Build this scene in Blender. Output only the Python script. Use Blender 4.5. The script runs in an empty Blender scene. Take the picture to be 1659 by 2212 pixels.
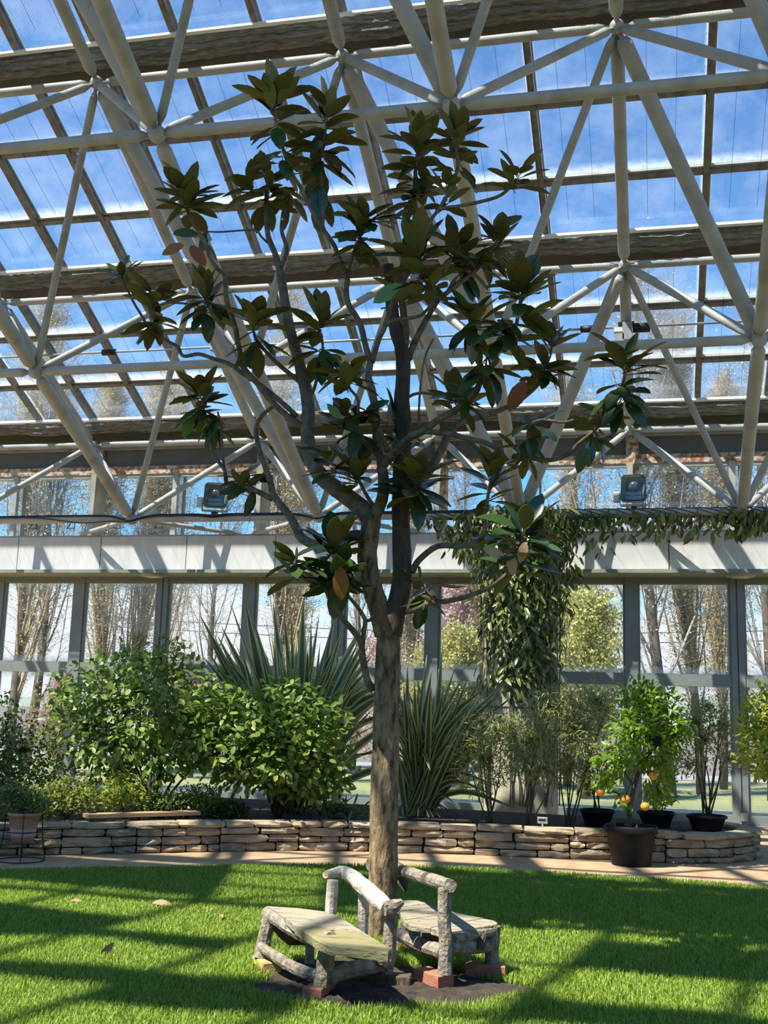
import bpy, math, random
import numpy as np
from mathutils import Matrix, Vector

random.seed(7); RNG = np.random.default_rng(7)
scene = bpy.context.scene
COL = scene.collection
PI = math.pi

# ------------------------------------------------------------------ camera
MOD = 3.4                                   # space-frame module in metres
FPX, YAW, PIT, ROL = 2438.1, -0.2333, 0.1745, 0.0286
CAMZ = 1.4472 / 3.0 * MOD
cy_, sy_ = math.cos(YAW), math.sin(YAW)
F_ = np.array([sy_*math.cos(PIT), cy_*math.cos(PIT), math.sin(PIT)])
R0 = np.array([cy_, -sy_, 0.0]); U0 = np.cross(R0, F_)
R_ = R0*math.cos(ROL) + U0*math.sin(ROL); U_ = -R0*math.sin(ROL) + U0*math.cos(ROL)
CAM = np.array([0.0, 0.0, CAMZ])
cd = bpy.data.cameras.new('camera'); cam = bpy.data.objects.new('camera', cd); COL.objects.link(cam)
cd.sensor_fit = 'HORIZONTAL'; cd.sensor_width = 36.0; cd.lens = FPX/1659.0*36.0
cd.clip_start = 0.05; cd.clip_end = 2000
m = Matrix.Identity(4)
for i in range(3):
    m[i][0] = R_[i]; m[i][1] = U_[i]; m[i][2] = -F_[i]; m[i][3] = CAM[i]
cam.matrix_world = m
scene.camera = cam

def ray(u, v): return F_*FPX + R_*(u-829.5) - U_*(v-1106.0)
def py(u, v, Y):                            # the point of that direction on the vertical plane y = Y
    d = ray(u, v); return CAM + d*(Y/d[1])
def pz(u, v, Z):                            # ... on the level z = Z
    d = ray(u, v); return CAM + d*((Z-CAMZ)/d[2])
def proj(P):
    q = np.asarray(P, float) - CAM; d = q@F_
    return 829.5+FPX*(q@R_)/d, 1106-FPX*(q@U_)/d

# ------------------------------------------------------------------ sun, sky, exposure
SUN_EL = math.radians(57); SUN_H = np.array([-0.70, -0.714]); SUN_H = SUN_H/np.linalg.norm(SUN_H)
S_DIR = np.array([SUN_H[0]*math.cos(SUN_EL), SUN_H[1]*math.cos(SUN_EL), math.sin(SUN_EL)])
sl = bpy.data.lights.new('sun_offscreen', 'SUN'); sl.energy = 11.5; sl.angle = math.radians(0.53); sl.color = (1.0, 0.94, 0.84)
so = bpy.data.objects.new('sun_offscreen', sl); COL.objects.link(so); so.location = (-12, -22, 26)
so.rotation_euler = Vector(-S_DIR).to_track_quat('-Z', 'Y').to_euler()

W_ = bpy.data.worlds.new('sky'); scene.world = W_; W_.use_nodes = True
nt = W_.node_tree; nt.nodes.clear()
def wn(t, **k):
    n = nt.nodes.new(t)
    for a, b in k.items(): setattr(n, a, b)
    return n
def wl(a, b): nt.links.new(a, b)
out = wn('ShaderNodeOutputWorld'); bg = wn('ShaderNodeBackground'); bg.inputs[1].default_value = 1.0
sky = wn('ShaderNodeTexSky'); sky.sky_type = 'NISHITA'; sky.sun_disc = False
sky.sun_elevation = SUN_EL; sky.sun_rotation = math.atan2(S_DIR[0], S_DIR[1]); sky.ozone_density = 2.5; sky.dust_density = 0.3; sky.air_density = 1.0
tc = wn('ShaderNodeTexCoord'); sep = wn('ShaderNodeSeparateXYZ'); wl(tc.outputs['Generated'], sep.inputs[0])
zz = wn('ShaderNodeMath', operation='MAXIMUM'); wl(sep.outputs[2], zz.inputs[0]); zz.inputs[1].default_value = 0.0
za = wn('ShaderNodeMath', operation='ADD'); wl(zz.outputs[0], za.inputs[0]); za.inputs[1].default_value = 0.10
dx = wn('ShaderNodeMath', operation='DIVIDE'); wl(sep.outputs[0], dx.inputs[0]); wl(za.outputs[0], dx.inputs[1])
dy = wn('ShaderNodeMath', operation='DIVIDE'); wl(sep.outputs[1], dy.inputs[0]); wl(za.outputs[0], dy.inputs[1])
cmb = wn('ShaderNodeCombineXYZ'); wl(dx.outputs[0], cmb.inputs[0]); wl(dy.outputs[0], cmb.inputs[1])
noi = wn('ShaderNodeTexNoise'); wl(cmb.outputs[0], noi.inputs['Vector']); noi.inputs['Scale'].default_value = 0.42
noi.inputs['Detail'].default_value = 8; noi.inputs['Roughness'].default_value = 0.58
# cumulus banks are stacked towards the horizon, thin cloud overhead
el = wn('ShaderNodeMapRange'); wl(zz.outputs[0], el.inputs[0])
el.inputs[1].default_value = 0.08; el.inputs[2].default_value = 0.30; el.inputs[3].default_value = 0.22; el.inputs[4].default_value = -0.17
ad = wn('ShaderNodeMath', operation='ADD'); wl(noi.outputs[0], ad.inputs[0]); wl(el.outputs[0], ad.inputs[1])
cr = wn('ShaderNodeMapRange'); wl(ad.outputs[0], cr.inputs[0])
cr.inputs[1].default_value = 0.53; cr.inputs[2].default_value = 0.70; cr.inputs[3].default_value = 0.0; cr.inputs[4].default_value = 1.0
skm = wn('ShaderNodeMix', data_type='RGBA', blend_type='MULTIPLY'); skm.inputs[0].default_value = 1.0
wl(sky.outputs[0], skm.inputs[6]); skm.inputs[7].default_value = (0.090, 0.185, 0.245, 1)
cm = wn('ShaderNodeMix', data_type='RGBA'); wl(cr.outputs[0], cm.inputs[0]); wl(skm.outputs[2], cm.inputs[6]); cm.inputs[7].default_value = (1.0, 1.02, 1.06, 1)
wl(cm.outputs[2], bg.inputs[0]); wl(bg.outputs[0], out.inputs[0])

vs = scene.view_settings
scene.display_settings.display_device = 'sRGB'
vs.view_transform = 'Standard'; vs.look = 'None'; vs.gamma = 1.0; vs.use_curve_mapping = False
vs.exposure = 0.08

# ------------------------------------------------------------------ materials
MATS = {}
def new_mat(name):
    mt = bpy.data.materials.new(name); mt.use_nodes = True; MATS[name] = mt
    n = mt.node_tree; n.nodes.clear()
    o = n.nodes.new('ShaderNodeOutputMaterial')
    return mt, n, o
def pos_noise(n, scale, detail=3, rough=0.55, stretch=None):
    g = n.nodes.new('ShaderNodeNewGeometry'); t = n.nodes.new('ShaderNodeTexNoise')
    t.inputs['Scale'].default_value = scale; t.inputs['Detail'].default_value = detail; t.inputs['Roughness'].default_value = rough
    if stretch:
        mp = n.nodes.new('ShaderNodeMapping'); mp.inputs['Scale'].default_value = stretch
        n.links.new(g.outputs['Position'], mp.inputs[0]); n.links.new(mp.outputs[0], t.inputs['Vector'])
    else: n.links.new(g.outputs['Position'], t.inputs['Vector'])
    return t.outputs[0]
def ramp(n, fac, cols, lo=0.3, hi=0.7):
    r = n.nodes.new('ShaderNodeValToRGB'); e = r.color_ramp.elements
    while len(e) < len(cols): e.new(0.5)
    for k, c in enumerate(cols):
        e[k].position = lo + (hi-lo)*k/max(1, len(cols)-1); e[k].color = (*c, 1)
    n.links.new(fac, r.inputs[0]); return r.outputs[0]
def surf(name, cols, rough=0.7, scale=6.0, detail=4, bump=0.0, bscale=40.0, stretch=None, bstretch=None, metallic=0.0, spec=0.5, lo=0.3, hi=0.7, rand=0.0):
    mt, n, o = new_mat(name)
    p = n.nodes.new('ShaderNodeBsdfPrincipled'); n.links.new(p.outputs[0], o.inputs[0])
    p.inputs['Roughness'].default_value = rough; p.inputs['Metallic'].default_value = metallic
    p.inputs['Specular IOR Level'].default_value = spec
    c = ramp(n, pos_noise(n, scale, detail, stretch=stretch), cols, lo, hi)
    if rand:
        oi = n.nodes.new('ShaderNodeObjectInfo'); mr = n.nodes.new('ShaderNodeMapRange')
        mr.inputs[3].default_value = 1-rand; mr.inputs[4].default_value = 1+rand; n.links.new(oi.outputs['Random'], mr.inputs[0])
        mm = n.nodes.new('ShaderNodeMix'); mm.data_type = 'RGBA'; mm.blend_type = 'MULTIPLY'; mm.inputs[0].default_value = 1.0
        n.links.new(c, mm.inputs[6]); n.links.new(mr.outputs[0], mm.inputs[7]); c = mm.outputs[2]
    n.links.new(c, p.inputs['Base Color'])
    if bump:
        b = n.nodes.new('ShaderNodeBump'); b.inputs['Strength'].default_value = bump; b.inputs['Distance'].default_value = 0.02
        n.links.new(pos_noise(n, bscale, 5, stretch=bstretch), b.inputs['Height']); n.links.new(b.outputs[0], p.inputs['Normal'])
    return mt
def leafmat(name, c1, c2, rough=0.4, trans=0.3, tcol=None, spec=0.5):
    """leaf: colour varies leaf by leaf; light shines through it"""
    mt, n, o = new_mat(name)
    p = n.nodes.new('ShaderNodeBsdfPrincipled'); p.inputs['Roughness'].default_value = rough; p.inputs['Specular IOR Level'].default_value = spec
    g = n.nodes.new('ShaderNodeNewGeometry'); oi = n.nodes.new('ShaderNodeObjectInfo')
    a = n.nodes.new('ShaderNodeMath'); a.operation = 'ADD'
    n.links.new(g.outputs['Random Per Island'], a.inputs[0]); n.links.new(oi.outputs['Random'], a.inputs[1])
    fr = n.nodes.new('ShaderNodeMath'); fr.operation = 'FRACT'; n.links.new(a.outputs[0], fr.inputs[0])
    c = ramp(n, fr.outputs[0], [c1, c2], 0.0, 1.0)
    n.links.new(c, p.inputs['Base Color'])
    t = n.nodes.new('ShaderNodeBsdfTranslucent')
    if tcol: t.inputs[0].default_value = (*tcol, 1)
    else: n.links.new(c, t.inputs[0])
    mx = n.nodes.new('ShaderNodeMixShader'); mx.inputs[0].default_value = trans
    n.links.new(p.outputs[0], mx.inputs[1]); n.links.new(t.outputs[0], mx.inputs[2]); n.links.new(mx.outputs[0], o.inputs[0])
    return mt
def glassmat(name, haze=0.10, wires=False, hscale=1.2, tint=(0.97, 0.985, 1.0)):
    mt, n, o = new_mat(name)
    tr = n.nodes.new('ShaderNodeBsdfTransparent'); tr.inputs[0].default_value = (*tint, 1)
    gl = n.nodes.new('ShaderNodeBsdfGlossy'); gl.inputs['Roughness'].default_value = 0.03
    lw = n.nodes.new('ShaderNodeLayerWeight'); lw.inputs[0].default_value = 0.5
    l5 = n.nodes.new('ShaderNodeMath'); l5.operation = 'POWER'; n.links.new(lw.outputs['Facing'], l5.inputs[0]); l5.inputs[1].default_value = 5.0
    l6 = n.nodes.new('ShaderNodeMath'); l6.operation = 'MULTIPLY_ADD'; n.links.new(l5.outputs[0], l6.inputs[0]); l6.inputs[1].default_value = 0.6; l6.inputs[2].default_value = 0.03
    mx = n.nodes.new('ShaderNodeMixShader'); n.links.new(l6.outputs[0], mx.inputs[0]); n.links.new(tr.outputs[0], mx.inputs[1]); n.links.new(gl.outputs[0], mx.inputs[2])
    df = n.nodes.new('ShaderNodeBsdfTranslucent'); df.inputs[0].default_value = (0.85, 0.88, 0.9, 1)
    hz = n.nodes.new('ShaderNodeMapRange'); n.links.new(pos_noise(n, hscale, 6, 0.65), hz.inputs[0])
    hz.inputs[1].default_value = 0.40; hz.inputs[2].default_value = 0.75; hz.inputs[3].default_value = haze*0.35; hz.inputs[4].default_value = haze*2.2
    fac = hz.outputs[0]
    # condensation gathers along the pane's edges
    tc = n.nodes.new('ShaderNodeTexCoord'); sx = n.nodes.new('ShaderNodeSeparateXYZ'); n.links.new(tc.outputs['Generated'], sx.inputs[0])
    def edge(sock, lo, hi):
        r = n.nodes.new('ShaderNodeMapRange'); r.interpolation_type = 'SMOOTHSTEP'; n.links.new(sock, r.inputs[0])
        r.inputs[1].default_value = lo; r.inputs[2].default_value = hi; r.inputs[3].default_value = 1; r.inputs[4].default_value = 0; return r.outputs[0]
    ysock = sx.outputs[1] if wires else sx.outputs[2]
    e1 = edge(ysock, 1.0, 0.80) if wires else edge(ysock, 0.0, 0.10)
    e3 = edge(ysock, 0.0, 0.08) if wires else edge(ysock, 1.0, 0.93)
    e2 = edge(sx.outputs[0], 0.0, 0.07); e4 = edge(sx.outputs[0], 1.0, 0.93)
    def mx2(a, b):
        q = n.nodes.new('ShaderNodeMath'); q.operation = 'MAXIMUM'; n.links.new(a, q.inputs[0]); n.links.new(b, q.inputs[1]); return q.outputs[0]
    e = mx2(mx2(e1, e3), mx2(e2, e4))
    nz = n.nodes.new('ShaderNodeMapRange'); n.links.new(pos_noise(n, 9, 5, 0.7), nz.inputs[0]); nz.inputs[1].default_value = 0.3; nz.inputs[2].default_value = 0.7
    nz.inputs[3].default_value = 0.10; nz.inputs[4].default_value = 0.42
    ml = n.nodes.new('ShaderNodeMath'); ml.operation = 'MULTIPLY'; n.links.new(e, ml.inputs[0]); n.links.new(nz.outputs[0], ml.inputs[1])
    sm = n.nodes.new('ShaderNodeMath'); sm.operation = 'ADD'; sm.use_clamp = True; n.links.new(fac, sm.inputs[0]); n.links.new(ml.outputs[0], sm.inputs[1]); fac = sm.outputs[0]
    m2 = n.nodes.new('ShaderNodeMixShader'); n.links.new(fac, m2.inputs[0]); n.links.new(mx.outputs[0], m2.inputs[1]); n.links.new(df.outputs[0], m2.inputs[2])
    res = m2.outputs[0]
    if wires:                                # the fine diamond wire mesh cast into the roof glass
        g = n.nodes.new('ShaderNodeNewGeometry'); vals = []
        for ang in (0.9, -0.9):
            mp = n.nodes.new('ShaderNodeMapping'); mp.inputs['Rotation'].default_value = (0, 0, ang); n.links.new(g.outputs['Position'], mp.inputs[0])
            wv = n.nodes.new('ShaderNodeTexWave'); wv.inputs['Scale'].default_value = 11.0; wv.bands_direction = 'X'; n.links.new(mp.outputs[0], wv.inputs[0])
            r = n.nodes.new('ShaderNodeMapRange'); n.links.new(wv.outputs[1], r.inputs[0]); r.inputs[1].default_value = 0.86; r.inputs[2].default_value = 1.0; vals.append(r.outputs[0])
        mxx = mx2(*vals); k = n.nodes.new('ShaderNodeMath'); k.operation = 'MULTIPLY'; n.links.new(mxx, k.inputs[0]); k.inputs[1].default_value = 0.22
        wd = n.nodes.new('ShaderNodeBsdfDiffuse'); wd.inputs[0].default_value = (0.35, 0.36, 0.36, 1)
        m3 = n.nodes.new('ShaderNodeMixShader'); n.links.new(k.outputs[0], m3.inputs[0]); n.links.new(res, m3.inputs[1]); n.links.new(wd.outputs[0], m3.inputs[2]); res = m3.outputs[0]
    n.links.new(res, o.inputs[0])
    return mt

surf('white_paint', [(0.25, 0.255, 0.215), (0.38, 0.385, 0.35)], 0.5, 3.0, 5, lo=0.25, hi=0.55)
surf('frame_paint', [(0.17, 0.20, 0.18), (0.22, 0.25, 0.22)], 0.55, 2.0)
surf('dark_fascia', [(0.10, 0.10, 0.09), (0.14, 0.14, 0.125)], 0.7, 2.0)
surf('rafter_metal', [(0.11, 0.10, 0.07), (0.26, 0.24, 0.18)], 0.55, 7.0, stretch=(1, 1, 1))
surf('rust', [(0.28, 0.12, 0.05), (0.50, 0.45, 0.36)], 0.85, 14.0, 6, lo=0.42, hi=0.58)
surf('beam_panel', [(0.54, 0.54, 0.51), (0.64, 0.64, 0.61)], 0.75, 2.5, 6, stretch=(3, 3, 0.6))
surf('soffit', [(0.20, 0.22, 0.17), (0.26, 0.28, 0.22)], 0.7, 2.0)
surf('shade_cloth', [(0.09, 0.085, 0.07), (0.34, 0.325, 0.275)], 0.9, 16.0, 5, stretch=(0.35, 2.0, 3.0), bump=0.6, bscale=30, bstretch=(0.5, 3, 4))
surf('shade_board', [(0.085, 0.073, 0.056), (0.12, 0.105, 0.085)], 0.85, 4.0)
surf('shade_edge', [(0.80, 0.80, 0.76), (0.88, 0.88, 0.86)], 0.8, 4.0)
surf('concrete', [(0.22, 0.195, 0.12), (0.44, 0.40, 0.27)], 0.9, 3.0, 7, bump=0.25, bscale=30)
surf('path_gravel', [(0.36, 0.225, 0.115), (0.54, 0.375, 0.21)], 0.95, 5.0, 8, bump=0.3, bscale=120)
surf('ground_green', [(0.030, 0.055, 0.010), (0.055, 0.095, 0.020)], 0.95, 9.0, 6)
surf('soil', [(0.012, 0.009, 0.006), (0.065, 0.045, 0.028)], 0.98, 14.0, 8, bump=0.8, bscale=45)
surf('mortar', [(0.03, 0.025, 0.018), (0.05, 0.042, 0.03)], 0.98, 8.0)
surf('sandstone', [(0.22, 0.165, 0.10), (0.40, 0.32, 0.21), (0.48, 0.35, 0.20)], 0.92, 7.0, 7, bump=0.9, bscale=28, bstretch=(1, 1, 2.5), rand=0.22)
surf('brick_red', [(0.27, 0.10, 0.06), (0.42, 0.18, 0.10)], 0.9, 10.0, 6, bump=0.3, bscale=60)
surf('brick_moss', [(0.40, 0.17, 0.09), (0.42, 0.36, 0.10)], 0.95, 9.0, 6, bump=0.4, bscale=60, lo=0.36, hi=0.48)
surf('old_wood', [(0.10, 0.08, 0.052), (0.24, 0.205, 0.15), (0.36, 0.32, 0.25)], 0.85, 18.0, 8, bump=0.9, bscale=45)
surf('pale_wood', [(0.26, 0.20, 0.13), (0.52, 0.47, 0.37), (0.62, 0.57, 0.48)], 0.8, 16.0, 8, bump=0.8, bscale=40)
surf('plank_wood', [(0.13, 0.11, 0.075), (0.32, 0.28, 0.20), (0.27, 0.24, 0.13)], 0.85, 16.0, 8, stretch=(0.3, 1.1, 1), bump=0.8, bscale=60, bstretch=(0.2, 1.2, 1), rand=0.14)
surf('plank_moss', [(0.13, 0.11, 0.06), (0.26, 0.23, 0.10), (0.24, 0.20, 0.13)], 0.88, 14.0, 8, stretch=(0.35, 1.0, 1), bump=0.8, bscale=60, bstretch=(0.2, 1.2, 1))
surf('new_wood', [(0.42, 0.26, 0.12), (0.55, 0.36, 0.18)], 0.6, 3.0, 5)
surf('bark', [(0.055, 0.036, 0.018), (0.20, 0.138, 0.070), (0.32, 0.23, 0.12)], 0.92, 22.0, 8, stretch=(1, 1, 0.35), bump=1.0, bscale=55, bstretch=(1, 1, 0.3), lo=0.36, hi=0.64)
surf('bark_thin', [(0.075, 0.055, 0.032), (0.24, 0.185, 0.115)], 0.88, 14.0, 6, bump=0.7, bscale=60)
surf('bark_dark', [(0.035, 0.026, 0.018), (0.12, 0.085, 0.05)], 0.92, 16.0, 8, stretch=(1, 1, 0.4), bump=1.0, bscale=40, bstretch=(1, 1, 0.4))
surf('stem_dark', [(0.05, 0.04, 0.025), (0.12, 0.10, 0.06)], 0.85, 12.0)
surf('poplar_bark', [(0.07, 0.052, 0.036), (0.16, 0.125, 0.09)], 0.92, 5.0, 6)
surf('twig', [(0.30, 0.22, 0.13), (0.46, 0.35, 0.21)], 0.9, 2.0)
surf('twig_grey', [(0.24, 0.22, 0.20), (0.36, 0.33, 0.29)], 0.9, 2.0)
surf('black_plastic', [(0.008, 0.008, 0.009), (0.016, 0.016, 0.018)], 0.6, 6.0, spec=0.2)
surf('black_metal', [(0.015, 0.015, 0.015), (0.03, 0.03, 0.03)], 0.5, 6.0, metallic=0.3)
surf('grey_metal', [(0.30, 0.31, 0.30), (0.40, 0.41, 0.40)], 0.45, 6.0, metallic=0.2)
surf('terracotta', [(0.42, 0.20, 0.12), (0.56, 0.30, 0.19)], 0.9, 7.0, 6, bump=0.2)
surf('lime_stain', [(0.45, 0.33, 0.25), (0.62, 0.55, 0.46)], 0.9, 14.0, 6)
surf('orange_peel', [(0.85, 0.27, 0.02), (0.95, 0.36, 0.04)], 0.45, 20.0, bump=0.2, bscale=150)
surf('lamp_body', [(0.55, 0.55, 0.48), (0.64, 0.64, 0.57)], 0.5, 4.0)
surf('lamp_inside', [(0.20, 0.22, 0.21), (0.30, 0.32, 0.31)], 0.2, 4.0, metallic=0.6)
surf('lamp_black', [(0.20, 0.24, 0.215), (0.28, 0.32, 0.29)], 0.35, 4.0)
surf('sign_white', [(0.62, 0.62, 0.60), (0.72, 0.72, 0.70)], 0.5, 4.0)
surf('road', [(0.22, 0.215, 0.205), (0.28, 0.275, 0.265)], 0.95, 1.0)
surf('field', [(0.115, 0.095, 0.072), (0.165, 0.14, 0.11)], 0.98, 0.25, 6)
surf('meadow', [(0.16, 0.185, 0.06), (0.25, 0.265, 0.11)], 0.95, 0.6, 7)
surf('hill', [(0.16, 0.20, 0.15), (0.22, 0.26, 0.20)], 0.98, 0.03, 5)
surf('dry_leaf', [(0.20, 0.11, 0.06), (0.34, 0.20, 0.11)], 0.8, 10)
glassmat('roof_glass', 0.040, True)
glassmat('window_glass', 0.030, False, 0.8)
leafmat('grass', (0.165, 0.275, 0.025), (0.37, 0.49, 0.075), 0.5, 0.45, spec=0.3)
leafmat('magnolia_top', (0.022, 0.052, 0.016), (0.050, 0.095, 0.026), 0.22, 0.08, (0.10, 0.16, 0.02))
leafmat('magnolia_under', (0.16, 0.12, 0.036), (0.18, 0.19, 0.042), 0.55, 0.22, (0.24, 0.26, 0.03))
leafmat('magnolia_brown', (0.30, 0.10, 0.02), (0.40, 0.17, 0.03), 0.5, 0.35, (0.55, 0.20, 0.02))
leafmat('magnolia_tan', (0.48, 0.30, 0.16), (0.55, 0.36, 0.20), 0.6, 0.2)
leafmat('magnolia_fresh', (0.11, 0.21, 0.04), (0.18, 0.30, 0.06), 0.35, 0.35, (0.35, 0.5, 0.05))
leafmat('shrub_leaf', (0.095, 0.160, 0.018), (0.28, 0.35, 0.060), 0.42, 0.30, (0.24, 0.40, 0.05))
leafmat('low_leaf', (0.15, 0.20, 0.025), (0.34, 0.38, 0.05), 0.5, 0.35)
leafmat('gold_leaf', (0.30, 0.37, 0.035), (0.55, 0.56, 0.06), 0.5, 0.35)
leafmat('mid_leaf', (0.065, 0.11, 0.02), (0.17, 0.22, 0.045), 0.5, 0.3)
leafmat('citrus_leaf', (0.10, 0.20, 0.015), (0.28, 0.41, 0.04), 0.32, 0.36, (0.36, 0.52, 0.03))
leafmat('feather_leaf', (0.23, 0.26, 0.075), (0.40, 0.43, 0.15), 0.5, 0.45)
leafmat('vine_leaf', (0.042, 0.066, 0.012), (0.24, 0.27, 0.060), 0.32, 0.22)
leafmat('flax_dark', (0.085, 0.092, 0.020), (0.16, 0.165, 0.038), 0.38, 0.2)
leafmat('flax_pale', (0.46, 0.46, 0.19), (0.64, 0.62, 0.28), 0.45, 0.25)
leafmat('bud_leaf', (0.48, 0.41, 0.17), (0.70, 0.61, 0.32), 0.6, 0.4)
leafmat('spring_leaf', (0.42, 0.46, 0.12), (0.60, 0.60, 0.22), 0.6, 0.4)
leafmat('pink_leaf', (0.45, 0.26, 0.26), (0.62, 0.42, 0.42), 0.6, 0.4)

# ------------------------------------------------------------------ mesh building
def nrm(v): return v/(np.linalg.norm(v)+1e-12)
class G:
    """collects shapes; obj() links them as ONE mesh object"""
    def __init__(s): s.V = []; s.F = []; s.MI = []; s.mi = 0
    def add(s, V, F):
        b = len(s.V); s.V.extend([tuple(map(float, v)) for v in V])
        for f in F: s.F.append([b+i for i in f]); s.MI.append(s.mi)
        return s
    def box(s, c, d, rot=None):
        c = np.asarray(c, float); d = np.asarray(d, float)/2
        P = np.array([[x, y, z] for x in (-1, 1) for y in (-1, 1) for z in (-1, 1)], float)*d
        if rot is not None: P = P@np.asarray(rot).T
        return s.add(P+c, [(0, 1, 3, 2), (4, 6, 7, 5), (0, 4, 5, 1), (2, 3, 7, 6), (0, 2, 6, 4), (1, 5, 7, 3)])
    def bar(s, a, b, w, h, up=(0, 0, 1)):
        a = np.asarray(a, float); b = np.asarray(b, float); d = nrm(b-a); x = nrm(np.cross(d, up)); z = np.cross(x, d)
        return s.box((a+b)/2, (w, np.linalg.norm(b-a), h), np.array([x, d, z]).T)
    def tube(s, pts, rad, n=10, caps=True, lump=0.0):
        pts = [np.asarray(p, float) for p in pts]; N = len(pts)
        if np.isscalar(rad): rad = [rad]*N
        T = [nrm(pts[min(i+1, N-1)]-pts[max(i-1, 0)]) for i in range(N)]
        a = np.array([0, 0, 1.0]) if abs(T[0][2]) < 0.9 else np.array([1.0, 0, 0])
        x = nrm(np.cross(T[0], a)); V = []
        for i in range(N):
            x = nrm(x-T[i]*(x@T[i])); y = np.cross(T[i], x)
            for k in range(n):
                t = 2*PI*k/n; r = rad[i]*(1+(random.uniform(-lump, lump) if lump else 0))
                V.append(pts[i]+(x*math.cos(t)+y*math.sin(t))*r)
        F = [(i*n+k, i*n+(k+1) % n, (i+1)*n+(k+1) % n, (i+1)*n+k) for i in range(N-1) for k in range(n)]
        if caps: F += [tuple(range(n-1, -1, -1)), tuple(range((N-1)*n, N*n))]
        return s.add(V, F)
    def lathe(s, c, prof, n=28):
        c = np.asarray(c, float); V = []
        for r, z in prof:
            for k in range(n): V.append(c+np.array([r*math.cos(2*PI*k/n), r*math.sin(2*PI*k/n), z]))
        F = [(i*n+k, i*n+(k+1) % n, (i+1)*n+(k+1) % n, (i+1)*n+k) for i in range(len(prof)-1) for k in range(n)]
        return s.add(V, F)
    def ball(s, c, r, n=14, sq=(1, 1, 1)):
        c = np.asarray(c, float); V = []; H = n//2
        for i in range(H+1):
            a = PI*i/H
            for k in range(n): V.append(c+np.array([math.sin(a)*math.cos(2*PI*k/n)*sq[0], math.sin(a)*math.sin(2*PI*k/n)*sq[1], math.cos(a)*sq[2]])*r)
        return s.add(V, [(i*n+k, (i+1)*n+k, (i+1)*n+(k+1) % n, i*n+(k+1) % n) for i in range(H) for k in range(n)])
    def prism(s, poly, z0, z1):
        """polygon (x, y) raised from z0 to z1"""
        n = len(poly); V = [(x, y, z0) for x, y in poly]+[(x, y, z1) for x, y in poly]
        return s.add(V, [tuple(range(n-1, -1, -1)), tuple(range(n, 2*n))]+[(i, (i+1) % n, n+(i+1) % n, n+i) for i in range(n)])
    def mesh(s, name, mats, smooth=False):
        me = bpy.data.meshes.new(name); me.from_pydata(s.V, [], s.F)
        for q in ([mats] if isinstance(mats, str) else mats): me.materials.append(MATS[q])
        if len(me.materials) > 1: me.polygons.foreach_set('material_index', s.MI)
        if smooth: me.polygons.foreach_set('use_smooth', [True]*len(me.polygons))
        me.update(); return me
    def obj(s, name, mats, parent=None, smooth=False): return link(name, s.mesh(name, mats, smooth), parent)
def link(name, me, parent=None):
    o = bpy.data.objects.new(name, me); COL.objects.link(o)
    if parent is not None: attach(o, parent)
    return o
def attach(o, parent):
    o.parent = parent
    if parent.type == 'EMPTY': o.matrix_parent_inverse = Matrix.Translation(-Vector(parent.location))
def thing(name, label, cat, loc=(0, 0, 0), group=None):
    o = bpy.data.objects.new(name, None); COL.objects.link(o); o.location = tuple(map(float, loc)); o.empty_display_size = 0.1
    return tag(o, label, cat, group)
def tag(o, label, cat, group=None):
    o['label'] = label; o['category'] = cat
    if group: o['group'] = group
    return o
def structure(o, label=None):
    o['kind'] = 'structure'
    if label: o['label'] = label
    return o
def sroot(name, loc=(0, 0, 0), label=None):
    o = bpy.data.objects.new(name, None); COL.objects.link(o); o.location = tuple(map(float, loc)); o.empty_display_size = 0.1
    return structure(o, label)
def np_mesh(name, V, F, mats, smooth=False, mi=None):
    """big meshes: V (n,3), F (m,k) all faces alike"""
    me = bpy.data.meshes.new(name); V = np.asarray(V, np.float32); F = np.asarray(F, np.int32); k = F.shape[1]
    me.vertices.add(len(V)); me.vertices.foreach_set('co', V.ravel())
    me.loops.add(F.size); me.loops.foreach_set('vertex_index', F.ravel())
    me.polygons.add(len(F)); me.polygons.foreach_set('loop_start', np.arange(0, F.size, k, dtype=np.int32))
    for q in ([mats] if isinstance(mats, str) else mats): me.materials.append(MATS[q])
    if mi is not None: me.polygons.foreach_set('material_index', np.asarray(mi, np.int32))
    me.update(calc_edges=True)
    if smooth: me.polygons.foreach_set('use_smooth', [True]*len(F))
    return me
def spline(pts, per=6):
    P = [np.asarray(p, float) for p in pts]
    if len(P) < 3: return P
    P = [2*P[0]-P[1]]+P+[2*P[-1]-P[-2]]; o = []
    for i in range(1, len(P)-2):
        for k in range(per):
            t = k/per; a, b, c, d = P[i-1:i+3]
            o.append(0.5*(2*b+(c-a)*t+(2*a-5*b+4*c-d)*t*t+(3*b-a-3*c+d)*t**3))
    return o+[P[-2]]

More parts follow.
